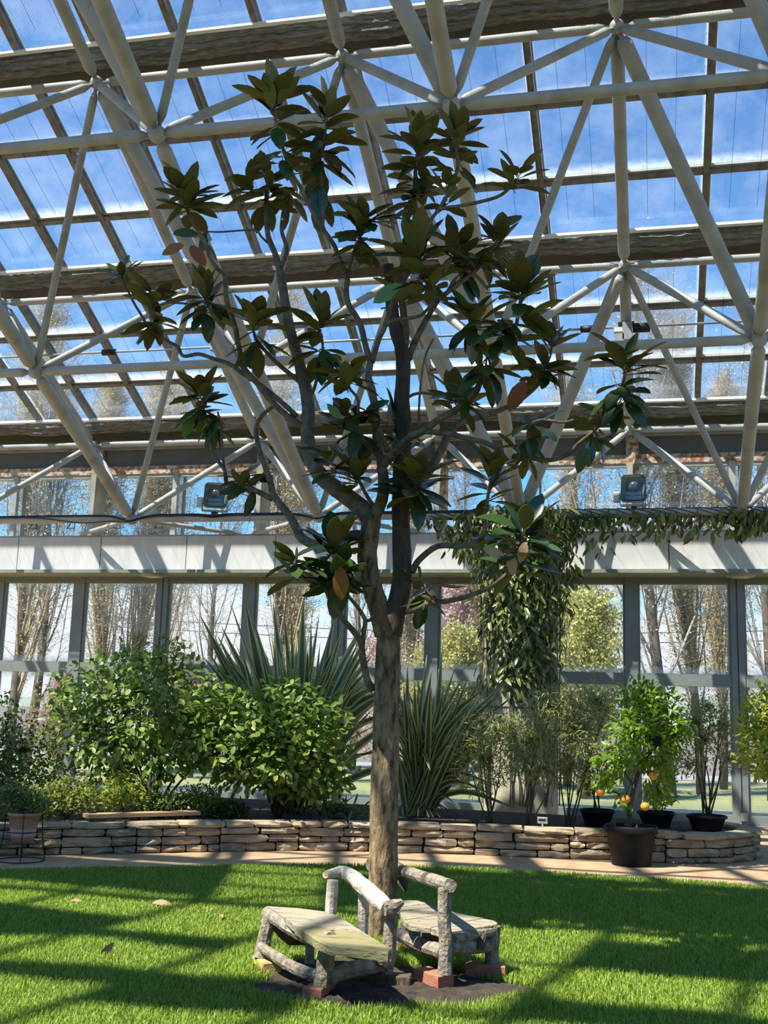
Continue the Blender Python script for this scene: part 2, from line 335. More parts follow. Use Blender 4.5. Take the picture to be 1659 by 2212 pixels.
# leaf shapes: unit length along +y, upper face towards +z
def leaf_template(wid=0.36, fold=0.10, bend=0.10, rows=4, tip=0.0, two=True, thick=0.010):
    V = []; F = []; mi = []
    ys = [0.0]+[(i+0.6)/(rows+0.2) for i in range(rows)]+[1.0]
    def w(t): return wid*0.5*(math.sin(PI*t**0.95))**0.68*(1-tip*t)
    rings = []
    for t in ys:
        z = -bend*t*t
        if t in (0.0, 1.0): rings.append([len(V)]); V.append((0, t, z))
        else:
            rings.append([len(V), len(V)+1, len(V)+2]); x = w(t); V += [(-x, t, z+fold*x*2), (0, t, z), (x, t, z+fold*x*2)]
    for a, b in zip(rings[:-1], rings[1:]):
        if len(a) == 1: F += [(a[0], b[1], b[0]), (a[0], b[2], b[1])]
        elif len(b) == 1: F += [(a[0], a[1], b[0]), (a[1], a[2], b[0])]
        else: F += [(a[0], a[1], b[1]), (a[0], b[1], b[0]), (a[1], a[2], b[2]), (a[1], b[2], b[1])]
    V = np.array(V); n = len(V); m0 = len(F)
    if two:
        V = np.vstack([V, V-[0, 0, thick]]); F = F+[(a+n, c+n, b+n) for a, b, c in F]
    return V, np.array(F), np.array([0]*m0+[1]*(len(F)-m0))
def orient(pos, d, nv, size):
    """matrix that puts the unit leaf at pos pointing along d, upper face towards nv"""
    d = nrm(np.asarray(d, float)); x = nrm(np.cross(d, nv)); z = np.cross(x, d)
    M = np.eye(4); M[:3, 0] = x*size; M[:3, 1] = d*size; M[:3, 2] = z*size; M[:3, 3] = pos
    return M
def scatter_mesh(name, tmpl, mats_list, mats):
    V, F, mi = tmpl; A = np.array(mats_list); n = len(A)
    VV = np.einsum('nij,kj->nki', A[:, :3, :3], V)+A[:, None, :3, 3]
    FF = F[None]+(np.arange(n)*len(V))[:, None, None]
    return np_mesh(name, VV.reshape(-1, 3), FF.reshape(-1, F.shape[1]), mats, mi=np.tile(mi, n))
def leaves(parent, mats_list, tmpls, mats, name='leaf', singles=300, two_mats=True):
    """the leaves that show largest as objects of their own, the rest as one part"""
    A = np.array(mats_list); dist = (A[:, :3, 3]-CAM)@F_
    size = np.linalg.norm(A[:, :3, 1], axis=1)/np.maximum(dist, 0.1)
    order = np.argsort(-size*(1+0*dist)) if singles else np.arange(len(A))
    if singles: order = np.argsort(dist/np.maximum(size/size.mean(), .3))
    mes = [np_mesh(name, V, F, mats, mi=mi) for V, F, mi in tmpls]
    first = order[:singles]; rest = order[singles:]
    for j, i in enumerate(first):
        o = bpy.data.objects.new(name, mes[j % len(mes)]); COL.objects.link(o); attach(o, parent)
        o.matrix_basis = Matrix(A[i].tolist())
    if len(rest):
        o = link(name+'_mass', scatter_mesh(name+'_mass', tmpls[0], A[rest], mats), parent); o['kind'] = 'stuff'
def rand_dir():
    v = RNG.normal(size=3); return v/np.linalg.norm(v)

# ------------------------------------------------------------------ the building
K = MOD
T0 = np.array([-3.0859, 5.7448, 1.4523])*K + [0, 0, CAMZ]       # first node of the eave row of the space frame
PHI = 0.4328; SL = 1.1275*K
SD = np.array([0, -math.cos(PHI), math.sin(PHI)]); SN = np.array([0, math.sin(PHI), math.cos(PHI)])
B0 = T0 + np.array([0.5, -0.4679, -0.5158])*K
def Tn(i, j): return T0 + np.array([i*K, 0, 0]) + SD*SL*j
def Bn(i, j): return B0 + np.array([i*K, 0, 0]) + SD*SL*j
WY = 5.7321*K                                                    # glazed back wall
XM = T0[0]; BAY = K/2
XL, XR = XM-3*BAY, XM+10*BAY
Z_TR, Z_B0, Z_B1 = 0.219*K+CAMZ, 0.688*K+CAMZ, 0.8925*K+CAMZ
Y_BEAM = WY-0.15*K
WC = WY+0.33                                                     # the clerestory stands clear behind the eave nodes
Z_C0, Z_C1, Z_F1 = py(300, 1027, WC)[2], py(300, 1010, WC)[2], py(300, 972, WC)[2]

structure(G().box(((XL+XR)/2, 4.0, -0.06), (XR-XL+4, 2*(WY-4.0)+0.3, 0.12)).obj('floor', 'path_gravel'), 'tan gravel-concrete path floor of the glasshouse')

# the other walls of the glasshouse, behind and beside the viewer
surf('render_wall', [(0.27, 0.26, 0.22), (0.32, 0.31, 0.27)], 0.9, 1.5)
XWL, XWR, YWR = -19.0, 13.0, -11.8
def gable(x, nm, lab):
    yr, zr = 2.4, 14.4; P = [(YWR, 0), (WY, 0), (WY, 4.3), (YWR, 4.3)]
    g = G(); V = [(x+d, y, z) for d in (-0.1, 0.1) for y, z in P]
    g.add(V, [(0, 1, 2, 3), (7, 6, 5, 4)]+[(i, 4+i, 4+(i+1) % 4, (i+1) % 4) for i in range(4)]); structure(g.obj(nm, 'render_wall'), lab)
gable(XWL, 'wall_left', 'rendered side wall'); gable(XWR, 'wall_right', 'rendered side wall')
structure(G().box(((XWL+XWR)/2, YWR, 3.9), (XWR-XWL, 0.2, 7.8)).obj('wall_rear', 'render_wall'), 'rendered rear wall')
structure(G().box(((XWL+XWR)/2, (YWR+WY)/2, -0.11), (XWR-XWL, WY-YWR, 0.12)).obj('floor_base', 'soil'), 'ground under the glasshouse')

# curves on the floor
LAWN = [(-14.0, 2.5), (-11.0, 6.0), (-8.6, 8.2), (-6.15, 10.23), (-5.04, 10.97), (-3.81, 11.70), (-2.91, 12.08), (-1.96, 12.33), (-0.99, 12.41), (0.18, 12.38), (1.2, 12.36), (3.0, 12.0), (5.5, 11.0)]
WALLC = [(-10.5, 7.9), (-8.5, 9.8), (-6.77, 11.24), (-6.48, 11.46), (-5.37, 12.27), (-4.24, 12.99), (-3.26, 13.42), (-2.0, 13.70), (-0.68, 13.88), (0.15, 13.98), (0.72, 14.20), (1.12, 14.62), (1.28, 15.15), (1.12, 15.75), (0.70, 16.10)]
lawn_e = spline([np.array([x, y, 0]) for x, y in LAWN], 6)
wall_c = spline([np.array([x, y, 0]) for x, y in WALLC], 8)
lx = np.array([p[0] for p in lawn_e]); ly = np.array([p[1] for p in lawn_e])
poly = [(p[0], p[1]) for p in lawn_e][::-1]+[(-14.0, -6.0), (5.5, -6.0)]
lg = G().prism(poly, 0.0, 0.012); floor_lawn = lg.obj('floor_turf', 'ground_green'); structure(floor_lawn, 'dark turf ground beneath the mown grass')
WALL_H = 0.335
bed = [(p[0], p[1]) for p in wall_c][::-1]
BEDB = [(-10.5, 16.6), (-2.2, 16.4), (-0.5, 16.25)]
bedo = structure(G().prism([(x, y+0.08) for x, y in bed]+BEDB, 0.0, WALL_H-0.045).obj('planting_bed', 'soil'), 'dark soil of the raised planting bed')

# grass: uncountable blades, one object
def in_soil(x, y):
    a = (x+1.62)/0.80; b = (y-7.02)/0.60; ang = np.arctan2(b, a)
    return a*a+b*b < (1+0.10*np.sin(3*ang+1)+0.07*np.sin(7*ang))**2
def make_grass(n):
    y = 4.9+(12.42-4.9)*RNG.random(n*2)**1.08
    d = y
    xl = (-0.545*d-0.9); xr = 0.125*d+0.9
    x = xl+(xr-xl)*RNG.random(n*2)
    keep = (y < np.interp(x, lx, ly)+0.02) & ~in_soil(x, y)
    x, y = x[keep][:n], y[keep][:n]; n = len(x)
    patch = 0.75+0.5*(np.sin(x*3.1+1.7*np.sin(y*1.9))*np.cos(y*2.7+1.3*np.sin(x*2.3))*0.5+0.5)
    h = RNG.uniform(0.022, 0.050, n)*patch; a = RNG.random(n)*2*PI; lean = RNG.uniform(0.1, 0.9, n)
    edge = np.hypot((x+1.62)/0.86, (y-7.02)/0.62) < 1.25; h = np.where(edge, h*1.6, h)
    w = RNG.uniform(0.0018, 0.0034, n)*(0.7+y/14)
    p = np.stack([x, y, np.full(n, 0.010)], 1); dirv = np.stack([np.cos(a), np.sin(a), 0*a], 1); sd = np.stack([-np.sin(a), np.cos(a), 0*a], 1)
    up = np.array([0, 0, 1.0])
    mid = p+up*(h*0.6)[:, None]+dirv*(h*lean*0.3)[:, None]; tip = p+up*(h*(1.05-0.3*lean))[:, None]+dirv*(h*lean*0.9)[:, None]
    V = np.stack([p-sd*w[:, None], p+sd*w[:, None], mid+sd*(w*0.8)[:, None], mid-sd*(w*0.8)[:, None], tip], 1)
    b = (np.arange(n)*5)[:, None]
    F = np.concatenate([b+np.array([[0, 1, 2]]), b+np.array([[0, 2, 3]]), b+np.array([[3, 2, 4]])], 1).reshape(-1, 3)
    return np_mesh('lawn', V.reshape(-1, 3), F, 'grass')
lawn = link('lawn', make_grass(330000)); lawn['kind'] = 'stuff'; tag(lawn, 'short mown green grass of the glasshouse lawn', 'grass')

# dry-stone retaining wall: every stone is a piece
def stone_mesh(seed):
    r = random.Random(seed); g = G(); V = []; F = []
    nx = 3
    # front (-y) face proud in the middle, corners pulled in; length 1 (x), depth 1 (y), height 1 (z), centred
    def j(a): return r.uniform(-a, a)
    fr = []
    for iz in range(3):
        row = []
        for ix in range(nx+1):
            x = -0.5+ix/nx; z = -0.5+iz/2
            ex = ix in (0, nx); ez = iz in (0, 2)
            y = -0.5+(0.16 if ex and ez else 0.09 if ex else 0.08 if ez else 0.0)+j(0.09)
            row.append(len(V)); V.append((x*(0.96 if ez else 1)+j(0.02), y, z*(0.94 if ex else 1)+j(0.045)))
        fr.append(row)
    bk = []
    for iz in (0, 2):
        row = []
        for ix in (0, nx): row.append(len(V)); V.append((-0.49+0.98*ix/nx, 0.5, -0.48+0.96*iz/2))
        bk.append(row)
    for iz in range(2):
        for ix in range(nx): F.append((fr[iz][ix], fr[iz][ix+1], fr[iz+1][ix+1], fr[iz+1][ix]))
    F.append(tuple(fr[2])+(bk[1][1], bk[1][0])); F.append(tuple(fr[0][::-1])+(bk[0][0], bk[0][1]))
    F.append((fr[0][nx], bk[0][1], bk[1][1], fr[2][nx], fr[1][nx])); F.append((fr[0][0], fr[1][0], fr[2][0], bk[1][0], bk[0][0])); F.append((bk[0][0], bk[1][0], bk[1][1], bk[0][1]))
    return g.add(V, F).mesh('stone', 'sandstone')
STONES = [stone_mesh(s) for s in range(14)]
wl_pts = np.array(wall_c)[:, :2]; seg = np.hypot(*np.diff(wl_pts, axis=0).T); cum = np.concatenate([[0], np.cumsum(seg)]); LEN = cum[-1]
def wall_at(s):
    x = np.interp(s, cum, wl_pts[:, 0]); y = np.interp(s, cum, wl_pts[:, 1])
    x2 = np.interp(min(s+0.05, LEN), cum, wl_pts[:, 0]); y2 = np.interp(min(s+0.05, LEN), cum, wl_pts[:, 1]); x1 = np.interp(max(s-0.05, 0), cum, wl_pts[:, 0]); y1 = np.interp(max(s-0.05, 0), cum, wl_pts[:, 1])
    t = nrm(np.array([x2-x1, y2-y1])); return np.array([x, y]), t
swall = thing('stone_wall', 'low curved dry-stacked sandstone wall retaining the planting bed', 'wall', (-0.68, 13.9, 0))
core = G(); ring = []
for s in np.linspace(0, LEN, 70):
    p, t = wall_at(s); nv = np.array([-t[1], t[0]])
    a = p+nv*0.07; b = p+nv*0.24
    ring.append([(a[0], a[1], 0), (b[0], b[1], 0), (b[0], b[1], WALL_H-0.035), (a[0], a[1], WALL_H-0.035)])
V = [q for r in ring for q in r]
core.add(V, [(i*4+k, (i+1)*4+k, (i+1)*4+(k+1) % 4, i*4+(k+1) % 4) for i in range(len(ring)-1) for k in range(4)]+[(0, 1, 2, 3)]).obj('core', 'mortar', swall)
S0 = np.interp(-7.6, wl_pts[:, 0][:40], cum[:40]); nst = 0
def put_stone(s0, s1, z0, z1, extra=0.0):
    global nst
    p, t = wall_at((s0+s1)/2); o = link('stone', STONES[nst % 14], None); nst += 1
    dep = 0.25+extra; nv = np.array([-t[1], t[0]]); pr = random.uniform(-0.022, 0.018)
    c = p+nv*(dep/2-0.02-extra*0.4+pr)
    attach(o, swall); sg = -1 if random.random() < 0.5 else 1
    o.matrix_basis = Matrix.Translation((c[0], c[1], (z0+z1)/2)) @ Matrix.Rotation(math.atan2(t[1], t[0])+random.uniform(-0.02, 0.02), 4, 'Z') @ Matrix.Rotation(random.uniform(-0.012, 0.012), 4, 'Y') @ Matrix.Diagonal((sg*(s1-s0-0.012), dep, z1-z0-0.010, 1))
s = S0
while s < LEN-0.05:
    blk = min(random.uniform(0.75, 1.25), LEN-s)
    hs = [random.uniform(0.7, 1.4) for _ in range(random.choice((3, 3, 4)))]; tot = sum(hs); zs = [0]+list(np.cumsum(hs)/tot*(WALL_H-0.065))
    for k in range(len(hs)):
        a = s
        while a < s+blk-1e-6:
            L = min(random.uniform(0.20, 0.52)*(1.15 if hs[k] > 1 else 0.9), s+blk-a)
            if s+blk-a-L < 0.12: L = s+blk-a
            put_stone(a, a+L, zs[k], zs[k+1]); a += L
    s += blk
s = S0
while s < LEN-0.05:
    L = min(random.uniform(0.30, 0.62), LEN-s)
    if LEN-s-L < 0.15: L = LEN-s
    put_stone(s, s+L, WALL_H-0.068, WALL_H+random.uniform(-0.004, 0.012), 0.05); s += L

# back wall: windows, head beam, clerestory
wb = sroot('wall_back', (XM, WY, 0), 'glazed back wall with grey-green frames')
for k in range(-3, 11):
    x = XM+k*BAY; wd = 0.21
    G().box((x, WY, Z_B0/2+0.06), (wd, 0.16, Z_B0+0.12)).obj('mullion', 'frame_paint', wb)
    if k % 2: G().box((x, WY-0.083, Z_B0/2), (0.012, 0.01, Z_B0)).obj('frame_gap', 'black_metal', wb)
wn_ = 0
for k in range(-3, 10):
    x0, x1 = XM+k*BAY+0.105, XM+(k+1)*BAY-0.105; wn_ += 1; xc = (x0+x1)/2
    w = sroot('window_%d' % wn_, (xc, WY, 0))
    for zc, h, nm in ((0.075, 0.15, 'bottom_rail'), (Z_TR-0.10, 0.20, 'transom'), (Z_B0-0.01, 0.20, 'top_rail')):
        G().box((xc, WY, zc), (x1-x0+0.02, 0.13, h)).obj(nm, 'frame_paint', w)
    for z0, z1 in ((0.15, Z_TR-0.20), (Z_TR, Z_B0-0.11)):
        for xs in (x0+0.018, x1-0.018): G().box((xs, WY, (z0+z1)/2), (0.036, 0.09, z1-z0)).obj('stile', 'frame_paint', w)
        G().box((xc, WY+0.01, (z0+z1)/2), (x1-x0, 0.012, z1-z0)).obj('pane', 'window_glass', w)
G().box(((XL+XR)/2, (WY+Y_BEAM)/2-0.05, Z_B0+0.03), (XR-XL, WY-Y_BEAM+0.35, 0.06)).obj('soffit', 'soffit', wb)
G().box(((XL+XR)/2, (WC+0.15+Y_BEAM+0.03)/2, (Z_B0+Z_B1)/2+0.02), (XR-XL, WC+0.12-Y_BEAM, Z_B1-Z_B0-0.04)).obj('beam', 'dark_fascia', wb)
G().box(((XL+XR)/2, (WC+0.16+Y_BEAM-0.01)/2, Z_B1+0.015), (XR-XL, WC+0.17-Y_BEAM, 0.03)).obj('ledge', 'white_paint', wb)
xj = py(218, 1200, Y_BEAM)[0]
for k in range(-4, 12):
    a, b = xj+k*BAY, xj+(k+1)*BAY
    if a < XL or b > XR+0.5: continue
    G().box(((a+b)/2, Y_BEAM, (Z_B0+Z_B1)/2+0.01), (b-a-0.016, 0.05, Z_B1-Z_B0-0.02)).obj('beam_panel', 'beam_panel', wb)
for u in (330, 1600):
    c = py(u, 1247, Y_BEAM); sb = thing('soffit_lamp', 'flat dark ceiling lamp under the %s' % ('beam beside the rusty clerestory post' if u > 1000 else 'beam above the leafy green shrub'), 'lamp', (c[0], Y_BEAM+0.03, Z_B0))
    G().lathe((c[0], Y_BEAM+0.03, Z_B0), [(0.24, 0.0), (0.24, -0.02), (0.20, -0.045), (0.0, -0.05)]).obj('shade', 'lamp_black', sb, True)
    G().lathe((c[0], Y_BEAM+0.03, Z_B0-0.045), [(0.15, 0.0), (0.10, -0.012), (0.0, -0.015)]).obj('diffuser', 'lamp_body', sb, True)
# clerestory
for k in range(-3, 11):
    x = XM+k*BAY; main = k % 2 == 0
    if main: G().box((x+0.04, WC-0.02, (Z_B1+Z_F1)/2), (0.22, 0.25, Z_F1-Z_B1-0.004)).obj('post', 'rust' if k >= 4 else 'concrete', wb)
    G().box((x, WC-0.10, (Z_B1+Z_C0)/2), (0.10, 0.10, Z_C0-Z_B1)).obj('clerestory_mullion', 'white_paint', wb)
    if not main: G().box((x+0.13, WC+0.02, (Z_B1+Z_C0)/2), (0.035, 0.08, Z_C0-Z_B1)).obj('sash_stile', 'frame_paint', wb)
G().box(((XL+XR)/2, WC-0.04, (Z_C0+Z_C1)/2), (XR-XL, 0.18, Z_C1-Z_C0)).obj('clerestory_head', 'rust', wb)
G().box(((XL+XR)/2, WC-0.06, Z_C0-0.03), (XR-XL, 0.10, 0.06)).obj('clerestory_rail', 'white_paint', wb)
G().box(((XL+XR)/2, WC, (Z_C1+Z_F1)/2), (XR-XL, 0.12, Z_F1-Z_C1)).obj('fascia', 'dark_fascia', wb)
G().box(((XL+XR)/2, WC-0.09, Z_F1+0.05), (XR-XL, 0.16, 0.13)).obj('eaves_channel', 'white_paint', wb)
for k in range(-3, 10):
    x0, x1 = XM+k*BAY, XM+(k+1)*BAY
    G().box(((x0+x1)/2, WC+0.03, (Z_B1+Z_C0)/2+0.02), (BAY-0.06, 0.012, Z_C0-Z_B1-0.04)).obj('pane', 'window_glass', wb)
for u in (75, 157, 255, 345):               # little black window stays on the clerestory sill
    c = py(u, 1120, WC-0.12); g = G()
    for dx2 in (-0.07, 0.07): g.tube([(c[0]+dx2, WC-0.16, Z_B1+0.28), (c[0]+0.03, WC-0.05, Z_B1+0.62)], 0.009, 5)
    g.tube([(c[0]-0.09, WC-0.16, Z_B1+0.28), (c[0]+0.09, WC-0.16, Z_B1+0.28)], 0.009, 5); g.obj('window_stay', 'black_metal', wb)
G().box((py(790, 1480, WY)[0], WY-0.14, py(790, 1480, WY)[2]), (0.24, 0.12, 0.19)).obj('junction_box', 'frame_paint', wb)
G().box((py(1607, 1770, WY)[0], WY-0.11, 0.14), (0.10, 0.06, 0.13)).obj('socket_box', 'grey_metal', wb)

# roof: rafters, purlins, panes
ceil = sroot('ceiling', (T0[0], T0[1], T0[2]), 'sloping glass roof on dark metal rafters and purlins')
EOFF = 0.4/3*K; RB = K/3; PB = SL/3
R0_ = T0+SN*EOFF
def RP(xk, sk, n=0.0): return R0_+np.array([xk*RB, 0, 0])+SD*PB*sk+SN*n
KX0, KX1, KS = -5, 17, 15
for k in range(KX0, KX1+1):
    G().bar(RP(k, -0.35, -0.05), RP(k, KS+0.1, -0.05), 0.085, 0.11, SN).obj('rafter', 'rafter_metal', ceil)
    if k < KX1: G().bar(RP(k, -0.35, 0.012)+[0.055, 0, 0], RP(k, KS, 0.012)+[0.055, 0, 0], 0.02, 0.03, SN).obj('glazing_strip', 'white_paint', ceil) if 0 <= k <= 14 else None
for sk in range(0, KS+1):
    big = sk % 3 == 0
    G().bar(RP(KX0, sk, -0.045), RP(KX1, sk, -0.045), 0.12 if big else 0.075, 0.09, SN).obj('purlin', 'rafter_metal', ceil)
    if not big: G().bar(RP(KX0, sk, -0.03)+SD*0.07, RP(KX1, sk, -0.03)+SD*0.07, 0.03, 0.05, SN).obj('purlin_flange', 'white_paint', ceil)
pane = {}
def pane_mesh(w, l, nm='pane'):
    if (w, l) not in pane: pane[(w, l)] = G().box((0, 0, 0), (w, l, 0.010)).mesh('pane', 'roof_glass')
    return pane[(w, l)]
RROT = np.array([[1, 0, 0], -SD, SN]).T           # local y points down the slope
def put_pane(x0, x1, s0, s1):
    o = link('pane', pane_mesh(round((x1-x0)*RB-0.03, 4), round((s1-s0)*PB-0.03, 4)), ceil)
    c = RP((x0+x1)/2, (s0+s1)/2, 0.02); Mx = np.eye(4); Mx[:3, :3] = RROT; Mx[:3, 3] = c; o.matrix_basis = Matrix(Mx.tolist())
for k in range(-4, 13):
    for q in range(0, 9): put_pane(k, k+1, q, q+1)
for k in range(-5, 17, 3):
    for q in range(9, 15, 3): put_pane(k, min(k+3, 17), q, q+3)
# the far slope of the roof, behind the viewer
RIDGE = RP(0, KS, 0); SD2 = np.array([0, -math.cos(PHI), -math.sin(PHI)]); SN2 = np.array([0, -math.sin(PHI), math.cos(PHI)])
def RQ(xk, d, n=0.0): return np.array([R0_[0]+xk*RB, RIDGE[1], RIDGE[2]])+SD2*d+SN2*n
for k in range(-14, 18, 1): G().bar(RQ(k, 0, -0.05), RQ(k, 16, -0.05), 0.085, 0.12, SN2).obj('rafter', 'rafter_metal', ceil)
for d in np.arange(0, 16.1, PB): G().bar(RQ(-14, d, -0.05), RQ(18, d, -0.05), 0.09, 0.1, SN2).obj('purlin', 'rafter_metal', ceil)

# rolled shade cloths under the glass
ROWN = ['at the eaves row', 'along the second truss row', 'along the third truss row', 'along the fourth truss row', 'along the fifth truss row']
def folded(jrow):
    g = G(); xs = np.arange(RP(KX0, 0)[0]+0.1, RP(KX1, 0)[0]-0.1, 0.075); n = 11; V = []; rr = random.Random(jrow)
    for q, x in enumerate(xs):
        sag = 0.035*math.sin(x*2.1+jrow)+0.025*math.sin(x*5.3)
        for k in range(n):
            a = PI*0.02+k/(n-1)*PI*0.96
            ro = 0.165+0.028*math.sin(k*4.1+x*0.7)+rr.uniform(-0.018, 0.018); rd = 0.16+0.04*math.cos(k*3.3)+sag+rr.uniform(-0.014, 0.014)
            base = np.array([x, R0_[1], R0_[2]])+SD*(PB*3*jrow+0.17)
            V.append(base+SD*math.cos(a)*ro-SN*(0.112+math.sin(a)*rd*0.85))
    N = len(xs); F = [(i*n+k, (i+1)*n+k, (i+1)*n+k+1, i*n+k+1) for i in range(N-1) for k in range(n-1)]+[(i*n, i*n+n-1, (i+1)*n+n-1, (i+1)*n) for i in range(N-1)]
    return g.add(V, F)
for j in range(0, 5):
    r0 = RP(5, 3*j)
    t = thing('rolled_shade', 'gathered grey shade cloth hanging under the roof glass %s' % ROWN[j], 'shade', r0, 'gathered roof shades')
    folded(j).obj('cloth', 'shade_cloth', t)
    G().bar(RP(KX0, 3*j, -0.131)+SD*0.365, RP(KX1, 3*j, -0.131)+SD*0.365, 0.05, 0.05, SN).obj('hem', 'shade_edge', t)
    if not j: G().bar(RP(KX0, 0, -0.116)-SD*0.22, RP(KX1, 0, -0.116)-SD*0.22, 0.46, 0.02, SN).obj('backing_board', 'shade_board', t)
    if j: G().bar(RP(KX0, 3*j, -0.116)-SD*0.09, RP(KX1, 3*j, -0.116)-SD*0.09, 0.26, 0.02, SN).obj('backing_board', 'shade_board', t)
    if j < 3:
        g = G()
        for k in np.arange(-4, 13, 0.33):
            g.tube([RP(k+0.1, 3*j+0.5, -0.11), RP(k+0.1, 3*j+3.0, -0.11)], 0.0026, 3, False)
        o = g.obj('guide_wire', 'black_metal', t); o['kind'] = 'stuff'

# unseen cloths added under the upper roof to shade crown, tubes and lawn
surf('added_shade_fabric', [(0.62, 0.62, 0.58), (0.70, 0.70, 0.66)], 0.9, 3.0)
def shade_blocker(x0, x1, d0, d1, slope, label):
    """an added sun-blocking cloth under the rafters: its ends on rafters, one edge fixed to a purlin, the other drawn part of the way"""
    r0 = R0_[0]; x0 = r0+round((x0-r0)/RB)*RB; x1 = r0+round((x1-r0)/RB)*RB
    s0, s1 = d0-round(d0/PB)*PB, d1-round(d1/PB)*PB
    sh = s0 if abs(s0) < abs(s1) else s1; d0 -= sh; d1 -= sh
    if slope == 1:                                # keep clear of the gathered cloth at each truss row
        for j in range(0, 6):
            if d0 < j*SL+0.58 and d1 > j*SL+0.58 and d0 > j*SL-0.45: d0 = j*SL+0.58
            if d0 < j*SL-0.45 and j*SL-0.45 < d1 < j*SL+0.60: d1 = j*SL-0.44
    if d1-d0 < 0.2 or x1-x0 < 0.5: return None
    f0 = abs(sh-s0) < 1e-9; g = G(); nx = max(6, int((x1-x0)/0.35)); V = []; ph = random.random()*6
    for i in range(nx+1):
        x = x0+(x1-x0)*i/nx; e = 0.10*math.sin(x*1.7+ph)+0.05*math.sin(x*4.1+ph); e = e if abs(e) < (d1-d0)*0.4 else 0.0
        a0, a1 = (d0, d1+e) if f0 else (d0+e, d1)
        for k in range(6):
            d = a0+(a1-a0)*k/5; sag = 0.120+0.07*math.sin(PI*k/5)
            if slope == 1: V.append(np.array([x, R0_[1], R0_[2]])+SD*d-SN*sag)
            else: V.append(np.array([x, RIDGE[1], RIDGE[2]])+SD2*d-SN2*sag)
    o = g.add(V, [(i*6+k, (i+1)*6+k, (i+1)*6+k+1, i*6+k+1) for i in range(nx) for k in range(5)]).obj('added_shade_cloth', 'added_shade_fabric')
    return tag(o, label, 'shade_blocker')
def hang(x0, x1, d0, d1, slope, label):
    """split at the gathered rows of the near slope"""
    cuts = [d0]+[j*SL for j in range(1, 5) if slope == 1 and d0+0.3 < j*SL < d1-0.3]+[d1]
    for q in range(len(cuts)-1):
        lo = cuts[q]+(0.58 if q else 0); hi = cuts[q+1]-(0.44 if q < len(cuts)-2 else 0)
        shade_blocker(x0, x1, lo, hi, slope, label+(' (upper piece)' if q else ''))
def sun_hit(x, y, z=0.0):
    P = np.array([x, y, z]); t1 = ((R0_-P)@SN)/(S_DIR@SN); q = P+S_DIR*t1; d = (q-R0_)@SD
    if d < KS*PB: return 1, q[0], d
    t2 = ((RIDGE-P)@SN2)/(S_DIR@SN2); q = P+S_DIR*t2; return 2, q[0], (q-RIDGE)@SD2
def shade_over(x0, x1, y0, y1, label):  # sizes an added cloth from the lawn area it should shade
    a = sun_hit((x0+x1)/2, y0); b = sun_hit((x0+x1)/2, y1); hw = (x1-x0)/2
    if a[0] == b[0]: hang(a[1]-hw, a[1]+hw, min(a[2], b[2]), max(a[2], b[2]), a[0], label)
    else: hang(a[1]-hw, a[1]+hw, 0.0, a[2], 2, label+' (far side)'); hang(b[1]-hw, b[1]+hw, b[2], KS*PB-0.05, 1, label+' (near side)')
shade_blocker(RP(KX0, 0)[0], RP(KX1, 0)[0], SL*7/3, SL*2.86, 1, 'added pale shade cloth above the third truss row')
SHADES = [(-9.5, -3.3, 9.9, 12.2), (-3.1, 3.4, 9.35, 12.1), (-6.2, -3.4, 8.2, 8.9), (-4.7, -2.5, 7.35, 7.75), (-4.4, -2.3, 6.6, 6.9), (-3.4, -2.1, 5.7, 6.1), (-0.75, 2.0, 7.75, 8.8), (-0.4, 1.6, 6.75, 7.2), (-0.2, 1.3, 6.05, 6.3), (-8.8, -6.6, 12.3, 14.0), (-2.3, -1.2, 12.45, 12.75)]
for q, sh in enumerate(SHADES): shade_over(*sh, 'added pale shade cloth under the roof over %s' % ['the lawn edge by the terracotta pot', 'the magnolia crown', 'the open lawn by the path', 'the lawn with the long fallen leaf', 'the lawn with the curled fallen leaf', 'the grass before the mossy bench', 'the lawn beyond the slatted bench', 'the grass beside the slatted bench', 'the grass before the slatted bench', 'the terracotta pot', 'the path behind the trunk'][q])

